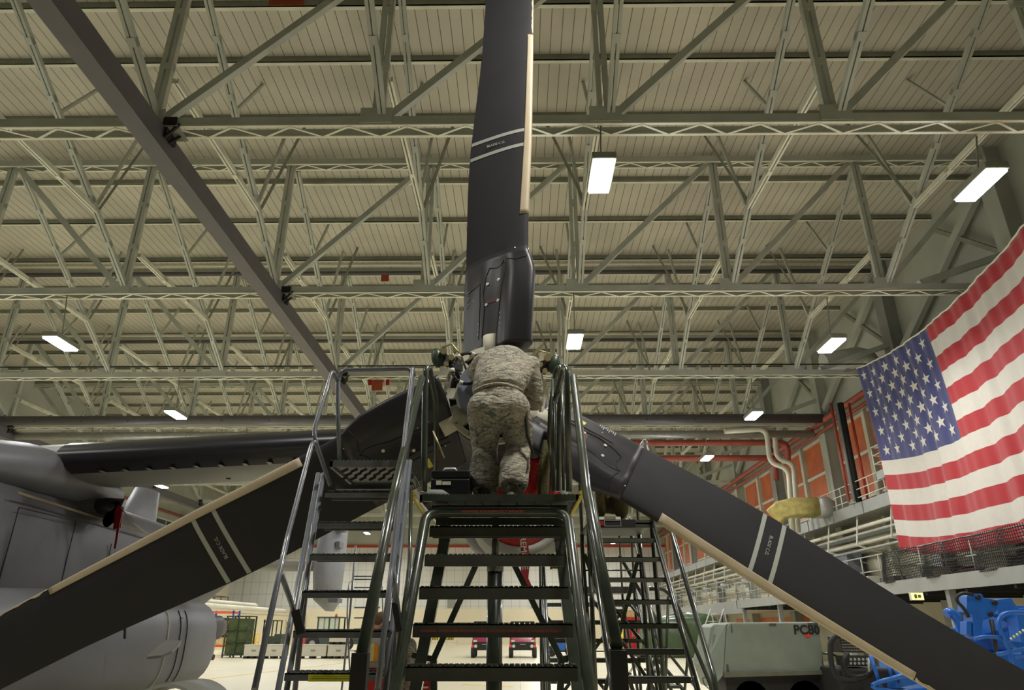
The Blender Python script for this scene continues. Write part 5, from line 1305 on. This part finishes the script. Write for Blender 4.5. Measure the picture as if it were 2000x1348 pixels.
# big tow tractor
p = fl_at(632, 56)
t = thing('tow_tractor', 'large dark green tow tractor with a glazed cab and orange beacon behind the crates', 'tractor', p); mt_ = mat('tractor_green', (58, 66, 60), .5)
g = MB(); g.lim(p.x - 1.5, p.x + 2.6, 56, 58, .45, 1.25); g.lim(p.x + .9, p.x + 2.5, 56, 58, 1.25, 1.45); g.build('chassis', mt_, t, bevel=.06)
MB().lim(p.x - 1.95, p.x - 1.4, 56, 58, .35, 1.05).build('red_bumper', mat('tractor_red', (200, 40, 44), .5), t, bevel=.03)
g = MB()
for x in (p.x - .6, p.x + .25, p.x + 1.0):
    for y in (56.05, 57.85): g.lim(x - .05, x + .05, y, y + .1, 1.25, 2.3)
g.lim(p.x - .7, p.x + 1.1, 56, 58, 2.28, 2.38); g.build('cab', mt_, t)
MB().lim(p.x - .55, p.x + .95, 56.1, 56.12, 1.3, 2.28).build('cab_glass', mat('cab_glass', (170, 190, 180), .1, var=0, alpha=.35), t)
MB().cyl((p.x + .5, 57, 2.38), (p.x + .5, 57, 2.6), .09, 12).build('beacon', mat('beacon_orange', (230, 100, 50), .3), t)
for dx in (-.85, 1.7):
    w_ = MB(); w_.tube([(p.x + dx, 55.9, .5), (p.x + dx, 55.95, .5), (p.x + dx, 56.3, .5)], [.42, .5, .5], 20); w_ = w_.build('wheel', M_black, t); MB().cyl((p.x + dx, 55.87, .5), (p.x + dx, 55.92, .5), .22, 14).build('hub_cap', M_grey, w_)
# hazard striped shelf unit by the far wall
t = thing('marking_board', 'pale wheeled frame with yellow and black hazard stripes by the far doors', 'barrier', fl_at(868, 72))
p = fl_at(868, 72)
g = MB()
for x in (-2, -.7, .2, 1.2): g.lim(p.x + x, p.x + x + .05, 72, 72.05, 0, 2.1)
g.lim(p.x - 2, p.x + 1.25, 72, 72.05, 1.9, 1.98); g.lim(p.x - 2, p.x + 1.25, 72, 72.05, .25, .3); g.build('board_frame', M_white, t)
for k, (x0_, x1_) in enumerate(((-1.5, -.6), (.0, .9))):
    g = MB(); g.lim(p.x + x0_, p.x + x1_, 71.96, 72, .5, .9, 0); w_ = (x1_ - x0_) / 6
    for i in range(6): x = p.x + x0_ + i * w_; g.prism([(x, 71.955, .5), (x + w_ * .5, 71.955, .5), (x + w_, 71.955, .9), (x + w_ * .5, 71.955, .9)], (0, -.01, 0), 1)
    g.build('hazard_panel', [mat('hazard_yellow', (230, 200, 40), .5), M_black], t)
# two maroon utility vehicles
def mule(px, lab):
    Y = 43; p = fl_at(px, Y); t = thing('utility_vehicle', lab, 'utility vehicle', p, 'maroon utility vehicles')
    mp_ = mat('maroon_plastic', (136, 36, 66), .3, var=.03); x = p.x; hw = .76
    secs = []
    for y, w, z0, z1 in ((Y, hw * .9, .5, .78), (Y + .05, hw, .45, .86), (Y + .5, hw, .45, 1.02), (Y + .85, hw, .45, 1.1)):
        secs.append([V(x - w, y, z0), V(x + w, y, z0), V(x + w, y, z1 - .06), V(x + w * .8, y, z1), V(x - w * .8, y, z1), V(x - w, y, z1 - .06)])
    MB().loft(secs, smooth=False).build('bonnet', mp_, t, bevel=.02)
    g = MB(); g.lim(x - hw * .86, x + hw * .86, Y - .06, Y + .02, .4, .84); g.build('front_grille', M_black, t, bevel=.02)
    text('UTILITY', .001, (x, Y - .07, .7), (R(90), 0, 0), M_mark, t) if False else None
    g = MB(); g.lim(x - .16, x + .16, Y - .075, Y - .06, .70, .73); g.build('grille_badge', M_mark, t)
    for s in (-1, 1):
        MB().lim(x + s * .56 - .1, x + s * .56 + .1, Y - .08, Y - .04, .84, .95).build('headlight', M_white, t)
        MB().cyl((x + s * .52, Y - .1, .62), (x + s * .52, Y - .05, .62), .09, 14).build('fog_lamp', M_white, t)
        MB().lim(x + s * .68 - .05, x + s * .68 + .05, Y - .08, Y - .05, .56, .7).build('turn_signal', mat('amber_lens', (220, 80, 50), .3), t)
        for y in (Y + .25, Y + 2.1): MB().tube([(x + s * .56, y, .3), (x + s * .6, y, .3), (x + s * .78, y, .3), (x + s * .8, y, .3)], [.26, .3, .3, .26], 18).build('wheel', M_black, t)
    g = MB()
    for s in (-1, 1):
        g.bar((x + s * .72, Y + .75, 1.0), (x + s * .66, Y + 1.0, 1.92), .07, .07); g.bar((x + s * .66, Y + 1.9, 1.0), (x + s * .66, Y + 1.9, 1.92), .07, .07); g.bar((x + s * .66, Y + 1.0, 1.92), (x + s * .66, Y + 1.9, 1.92), .06, .06)
    g.bar((x - .7, Y + 1.0, 1.92), (x + .7, Y + 1.0, 1.92), .07, .06); g.bar((x - .7, Y + 1.9, 1.92), (x + .7, Y + 1.9, 1.92), .06, .06); g.build('roll_cage', M_black, t)
    MB().lim(x - .66, x + .66, Y + 1.5, Y + 1.7, .7, 1.3).build('seat_back', M_black, t)
    MB().lim(x - .7, x + .7, Y + .9, Y + 2.6, .4, .7).build('chassis', M_black, t)
    MB().lim(x - .74, x + .74, Y + 1.95, Y + 2.9, .7, 1.05).build('cargo_bed', M_black, t)
mule(947, 'maroon utility vehicle half hidden by the lift mast')
mule(1021, 'maroon utility vehicle standing clear just beyond the lift mast')
p = fl_at(1100, 45)
t = thing('blue_tug', 'blue and black tug parked behind the stand braces', 'tug', p)
MB().lim(p.x - .4, p.x + .6, 45, 46.5, .3, .95).build('blue_body', mat('tug_blue', (40, 90, 160), .4), t, bevel=.05)
MB().lim(p.x - .9, p.x + .5, 45.1, 46.4, .9, 1.3).build('dark_cowl', M_dark, t, bevel=.05)
MB().bar((p.x - .2, 45.6, 1.3), (p.x + .4, 45.6, 1.95), .4, .25).build('folded_arm', mat('tug_blue', (40, 90, 160)), t)
for dx in (-.7, .4): MB().tube([(p.x + dx, 44.9, .3), (p.x + dx, 45.2, .3)], .3, 16).build('wheel', M_black, t)
# red cabinet and yellow stands at the far right
p = fl_at(1238, 52)
t = thing('red_cabinet', 'tall red double-door cabinet beside the green tarpaulin', 'cabinet', p)
MB().lim(p.x - .6, p.x + .6, 52, 52.6, .08, 2.3).build('cabinet_body', M_redc2, t, bevel=.01)
for s in (0, 1):
    d = MB().lim(p.x - .57 + .58 * s, p.x - .57 + .58 * s + .56, 51.97, 52, .12, 2.26).build('cabinet_door', M_redc2, t); MB().lim(p.x - .07 + .1 * s, p.x - .04 + .1 * s, 51.94, 51.97, 1.0, 1.3).build('door_handle', M_steeld, d)
solo(MB().lim(p.x - .45, p.x + .2, 52.05, 52.55, 2.3, 2.75), 'cardboard_box', mat('cardboard', (176, 148, 104), .8), 'brown cardboard box on top of the red cabinet', 'box', org=(p.x, 52.3, 2.3))
for i, px in enumerate((1184, 1196, 1215)):
    p = fl_at(px, 50 + i); solo(MB().cyl((p.x, p.y, 0), (p.x, p.y, 1.15 + .12 * i), .13, 14).cyl((p.x, p.y, 1.15 + .12 * i), (p.x, p.y, 1.25 + .12 * i), .06, 10), 'gas_cylinder', mat('cylinder_yellow', (222, 196, 50), .4),
        ['yellow gas cylinder farthest from the red cabinet', 'yellow gas cylinder, middle of three', 'yellow gas cylinder nearest the red cabinet'][i], 'gas cylinder', 'yellow gas cylinders', org=(p.x, p.y, 0))
# green tarpaulin covered load
Y = 43; a, b = at(1262, 1260, Y).x, at(1424, 1260, Y).x
g = MB(); secs = []; N = 60
for k, (t_, zz) in enumerate(((1.0, .03), (1.03, .3), (1.02, .8), (1.0, 1.35), (.96, 1.8), (.88, 2.15), (.7, 2.32), (.35, 2.4), (.05, 2.42))):
    row = []
    for i in range(N):
        w = 2 * PI * i / N; c_, s_ = math.cos(w), math.sin(w); k_ = 4
        rx = (b - a) / 2 * t_; ry = 1.5 * t_; fold = 1 + .035 * math.sin(w * 19 + k * .5) * (1 - zz / 3)
        zx = zz * (1 - .13 * max(0, -c_) * (zz > 1)) + .05 * math.sin(w * 5)
        row.append(V((a + b) / 2 + rx * fold * math.copysign(abs(c_) ** (2 / k_), c_), Y + 1.6 + ry * fold * math.copysign(abs(s_) ** (2 / k_), s_), max(.01, zx)))
    secs.append(row)
g.loft(secs)
solo(g, 'tarpaulin_load', mat('green_tarpaulin', (60, 78, 46), .3, var=.2, scale=1.5, bump=.8, bscale=3), 'large shape wrapped in shiny green tarpaulin behind the grey generator', 'tarpaulin', org=((a + b) / 2, Y + 1.6, 0))
# light scaffold ladder in front of the tarpaulin
t = thing('light_ladder_stand', 'light aluminium ladder stand leaning before the green tarpaulin', 'ladder', fl_at(1380, 30))
g = MB(); 
for dx in (0, .55): g.tube([at(1352, 1296, 30) + V(dx, 0, -.0), at(1388, 1190, 31) + V(dx, 0, 0)], .03, 6); g.tube([at(1388, 1190, 31) + V(dx, 0, 0), V(at(1412, 1300, 32).x + dx, 32, .02)], .03, 6)
g.build('side_rail', M_galv, t)
for i in range(7):
    q = at(1352, 1296, 30).lerp(at(1388, 1190, 31), i / 7 + .05); MB().tube([q, q + V(.55, 0, 0)], .02, 6).build('rung', M_galv, t)
# creeper stool on the floor
p = atz(1240, 1318, .0)
t = thing('work_stool', 'low dark work stool on casters seen through the dark stand', 'stool', (p.x, p.y, 0))
MB().cyl((p.x, p.y, .38), (p.x, p.y, .44), .24, 18).build('stool_seat', M_black, t)
for i in range(4):
    w = PI / 4 + i * PI / 2; MB().tube([(p.x, p.y, .36), (p.x + .25 * math.cos(w), p.y + .25 * math.sin(w), .07)], .018, 6).build('leg', M_galv, t); MB().ball((p.x + .25 * math.cos(w), p.y + .25 * math.sin(w), .035), .035, 8, 6).build('caster_wheel', M_black, t)

# ------------------------------------------------------------------ PC80 ground cart
Y = 14.0
gc = thing('ground_power_cart', 'grey-green ground cart marked PC80 standing by the falling blade tip', 'ground cart', fl_at(1490, Y))
mgc = mat('cart_grey_green', (118, 126, 114), .5, var=.1, scale=3)
A = lambda px, py, y=Y: at(px, py, y)
tl_, tr2, br2, bl2 = A(1425, 1220), A(1597, 1217), A(1612, 1316), A(1413, 1322)
top = [A(1421, 1222), A(1428, 1217), A(1592, 1215), A(1600, 1222)]
fr_ = [A(1413, 1318), A(1419, 1222), A(1426, 1216), A(1592, 1215), A(1600, 1222), A(1612, 1314)]
dep = V(0, 1.5, 0)
g = MB(); g.prism(fr_, dep); g.build('hood', mgc, gc, bevel=.03)
lf = [A(1376, 1300), A(1388, 1225), A(1396, 1219), A(1426, 1216), A(1419, 1222), A(1413, 1320), A(1398, 1345)]
lf2 = [A(1376, 1300, Y + .35), A(1388, 1225, Y + .35), A(1396, 1219, Y + .35), A(1424, 1217), A(1419, 1222), A(1413, 1320), A(1392, 1345, Y + .1)]
g = MB(); g.prism(lf2, V(0, .9, 0)); g.build('end_housing', mgc, gc, bevel=.02)
g = MB(); c = [A(1392, 1240, Y + .3), A(1406, 1240, Y + .2), A(1404, 1280, Y + .2), A(1388, 1278, Y + .3)]; g.prism([v + V(0, -.05, 0) for v in c], (0, .03, 0)); g.build('louvre_panel', mat('cart_panel', (102, 110, 102), .5), gc)
g = MB(); g.prism([v + V(0, -.06, 0) for v in [A(1413, 1314), A(1612, 1309), A(1613, 1317), A(1415, 1323)]], (0, 1.5, 0)); g.build('skirt_rail', mat('cart_skirt', (92, 94, 78), .6), gc)
xa_, xb_ = A(1420, 1330).x, A(1606, 1330).x; zb_ = A(1500, 1318).z
MB().lim(xa_, xb_, Y + .1, Y + 1.4, .35, zb_ - .01).build('chassis', M_black, gc)
for x in (xa_ + .45, xb_ - .3):
    for y in (Y + .1, Y + 1.2): MB().tube([(x, y, .38), (x, y + .04, .38), (x, y + .2, .38)], [.32, .38, .38], 20).build('wheel', M_black, gc)
pp = A(1576, 1231, Y - .02)
text('PC80', .22, (pp.x, Y - .008, pp.z), (R(90), 0, 0), M_black, gc, bold=.006)
g = MB(); p = A(1577, 1241); g.lim(p.x - .05, p.x + .05, Y - .006, Y, p.z - .035, p.z + .03); g.build('red_label', mat('label_red', (226, 50, 34), .5), gc)
g = MB()
for (x0_, y0_, x1_, y1_) in ((1577, 1217, 1597, 1222), (1590, 1222, 1599, 1234), (1502, 1218, 1516, 1223), (1427, 1220, 1431, 1236), (1418, 1298, 1424, 1312), (1605, 1290, 1609, 1306)):
    a, b = A(x0_, y0_), A(x1_, y1_); MB().lim(a.x, b.x, Y - .006, Y + .0, b.z, a.z).build('dark_tape_patch', mat('tape_dark', (66, 70, 62), .6), gc)
g = MB(); g.tube([A(1380, 1322, Y - .1), A(1372, 1325, Y - .1), A(1376, 1338, Y - .1), A(1384, 1345, Y - .1)], .01, 6); g.build('trailing_wire', M_black, gc)
g = MB(); g.tube([A(1607, 1276), A(1630, 1278), A(1640, 1290), A(1652, 1330)], .022, 8, fillet=.1); g.tube([A(1605, 1322), A(1650, 1330)], .022, 8); g.build('tow_bar', M_stand, gc)

# ------------------------------------------------------------------ black cart with perforated panel and hoses
Y = 13.2
hc = thing('hose_cart', 'black service cart with a perforated panel and coiled hoses under the blade tip', 'service cart', fl_at(1680, Y))
g = MB(); a, b = at(1638, 1243, Y), at(1706, 1275, Y)
g.lim(a.x, b.x, Y, Y + .5, b.z, a.z); g.build('perforated_panel', mat('panel_charcoal', (46, 44, 40), .5), hc, bevel=.02)
g = MB()
for i in range(11):
    for j in range(5):
        x = a.x + .05 + i * (b.x - a.x - .1) / 10; z = b.z + .04 + j * (a.z - b.z - .08) / 4; g.lim(x - .018, x + .018, Y - .004, Y, z - .008, z + .008)
g.build('slot_perforation', mat('slot_grey', (120, 122, 112), .5), hc)
g = MB(); a2, b2 = at(1655, 1282, Y), at(1700, 1302, Y); g.lim(a2.x, b2.x, Y, Y + .5, b2.z, a2.z)
g.build('gauge_box', mat('panel_charcoal', (46, 44, 40)), hc)
g = MB()
for i in range(5):
    for j in range(2):
        c = at(1662 + 8 * i, 1288 + 8 * j, Y - .01); g.cyl(c, c + V(0, .02, 0), .022, 10)
g.build('gauge', M_mark, hc)
for pts in (((1668, 1242), (1635, 1240), (1622, 1252), (1622, 1290), (1630, 1322), (1655, 1330), (1690, 1322), (1705, 1306)), ((1655, 1275), (1645, 1300), (1665, 1325), (1700, 1318))):
    MB().tube([at(x_, y_, Y - .08) for x_, y_ in pts], .045, 10, fillet=.12).build('rubber_hose', M_black, hc)
g = MB(); g.lim(a.x - .1, b.x + .3, Y - .1, Y + 1.2, .35, .95); g.build('engine_block', M_dark, hc, bevel=.04)
g = MB(); g.tube([at(1697, 1285, Y - .15), at(1697, 1312, Y - .15)], .02, 8); g.build('gear_lever', M_mark, hc)
for x in (a.x + .1, b.x + .1): MB().tube([(x, Y - .15, .3), (x, Y + .05, .3)], .3, 16).build('wheel', M_black, hc)

# ------------------------------------------------------------------ blue boom lift
Yb = 12.5; M_blue = mat('lift_blue', (22, 92, 178), .35, var=.06)
bo = thing('boom_lift', 'bright blue boom lift folded up at the edge beneath the netted mezzanine', 'boom lift', fl_at(1900, 15))
B = lambda px, py, y=Yb: at(px, py, y)
def bt(pts, r=.03, name='basket_rail', y=Yb, fillet=.08, m=None): return MB().tube([B(px, py, y) for px, py in pts], r, 10, fillet=fillet).build(name, m or M_blue, bo)
# jib head
g = MB(); y0 = Yb + .6
def bb(poly, d=.3, y=Yb + .6, name='boom_section', m=None):
    MB().prism([B(px, py, y) for px, py in poly], (0, d, 0)).build(name, m or M_blue, bo, bevel=.01)
bb([(1889, 1164), (1897, 1160), (1918, 1160), (1922, 1168), (1945, 1172), (1950, 1190), (1938, 1206), (1920, 1212), (1915, 1248), (1902, 1248), (1899, 1200), (1888, 1196)], .28, name='jib_head')
bb([(1888, 1214), (1898, 1214), (1898, 1240), (1888, 1240)], .2, name='jib_cylinder_mount')
bb([(1945, 1172), (1975, 1168), (1990, 1190), (2040, 1182), (2070, 1300), (2030, 1300), (1990, 1215), (1950, 1200)], .35, y=Yb + 1.2, name='upper_boom')
bb([(1984, 1190), (1998, 1200), (2012, 1262), (1996, 1262)], .3, y=Yb + 1.0, name='folded_boom')
for (px, py) in ((1945, 1178), (1937, 1200), (1912, 1167)):
    c = B(px, py, Yb + .55); MB().cyl(c, c + V(0, .08, 0), .04, 14).build('pivot_pin', M_black, bo)
MB().tube([B(px, py, Yb + .5) for px, py in ((1900, 1162), (1880, 1158), (1868, 1166), (1870, 1176), (1884, 1190), (1892, 1206))], .03, 8, fillet=.1).build('hydraulic_hose', M_black, bo)
MB().tube([B(px, py, Yb + .55) for px, py in ((1936, 1210), (1948, 1282))], .035, 8).build('lift_cylinder', M_black, bo)
bt([(2020, 1196), (1965, 1197), (1952, 1206), (1950, 1222), (1972, 1272), (1985, 1340)], .035)
bt([(1903, 1248), (1925, 1243), (1956, 1246)], .03)
bt([(1948, 1278), (1980, 1272), (2030, 1262)], .035)
bt([(1985, 1285), (2030, 1272)], .025)
bb([(1970, 1252), (2030, 1256), (2030, 1268), (1985, 1266)], .3, y=Yb + .2, name='control_tray')
g = MB()
for i in range(6): c = B(1976 + 6 * i, 1250 - 4 * i, Yb + .2); g.cyl(c, c + V(0, .02, .03), .018, 8, mi=i % 2)
g.build('control_knob', [M_bolt, mat('knob_yellow', (200, 200, 60), .5)], bo)
MB().tube([B(px, py, Yb + 2) for px, py in ((1848, 1200), (1856, 1195), (1868, 1206), (1876, 1225), (1882, 1250), (1884, 1300))], .09, 10, fillet=.1).build('boom_cover', M_blue, bo)
# lower platform rails below the blade tip
bt([(1700, 1279), (1720, 1342)], .035, y=Yb + .3); bt([(1735, 1298), (1742, 1326)], .03, y=Yb + .3); bt([(1748, 1305), (1758, 1334)], .03, y=Yb + .3)
bt([(1703, 1340), (1712, 1334), (1770, 1318), (1792, 1330)], .035, y=Yb + .2); bt([(1703, 1340), (1712, 1346), (1760, 1352), (1810, 1346)], .035, y=Yb + .2)
x0_ = B(1890, 1300, 15).x; MB().lim(x0_ - 1.1, x0_ + 1.9, 14.6, 16.4, .45, 1.15).build('chassis', M_blue, bo, bevel=.08)
for dx in (-.7, 1.4):
    for y in (14.45, 16.2): MB().tube([(x0_ + dx, y, .42), (x0_ + dx, y + .3, .42)], .42, 18).build('wheel', M_black, bo)
MB().lim(x0_ - .3, x0_ + 1.0, 15, 16, 1.15, 1.6).build('turntable', M_blue, bo, bevel=.05)
MB().bar((x0_ + .4, 15.4, 1.5), B(2000, 1200, Yb + 1.3), .28, .3).build('riser_boom', M_blue, bo)
MB().bar((x0_ - .6, 14.8, .8), B(1742, 1335, Yb + .3), .16, .14).build('platform_arm', M_blue, bo)
# lower wall band of orange translucent sheeting under the mezzanine, far end
g = MB(); g.lim(XR - .06, XR, 42, 56, 1.1, 2.2); g.build('orange_band', M_orange, bpy.data.objects['wall_right'])
# ------------------------------------------------------------------ world and view
wd = bpy.data.worlds.new('world'); sc.world = wd; wd.use_nodes = True
bg = wd.node_tree.nodes['Background']; bg.inputs[0].default_value = (.62, .65, .6, 1); bg.inputs[1].default_value = .04
sc.view_settings.view_transform = 'Standard'; sc.view_settings.look = 'None'; sc.view_settings.gamma = 1
sc.view_settings.use_curve_mapping = False; sc.view_settings.exposure = EXPO
sc.cycles.use_denoising = True
sc.cycles.max_bounces = 6; sc.cycles.diffuse_bounces = 4; sc.cycles.glossy_bounces = 3
sc.cycles.sample_clamp_indirect = 6
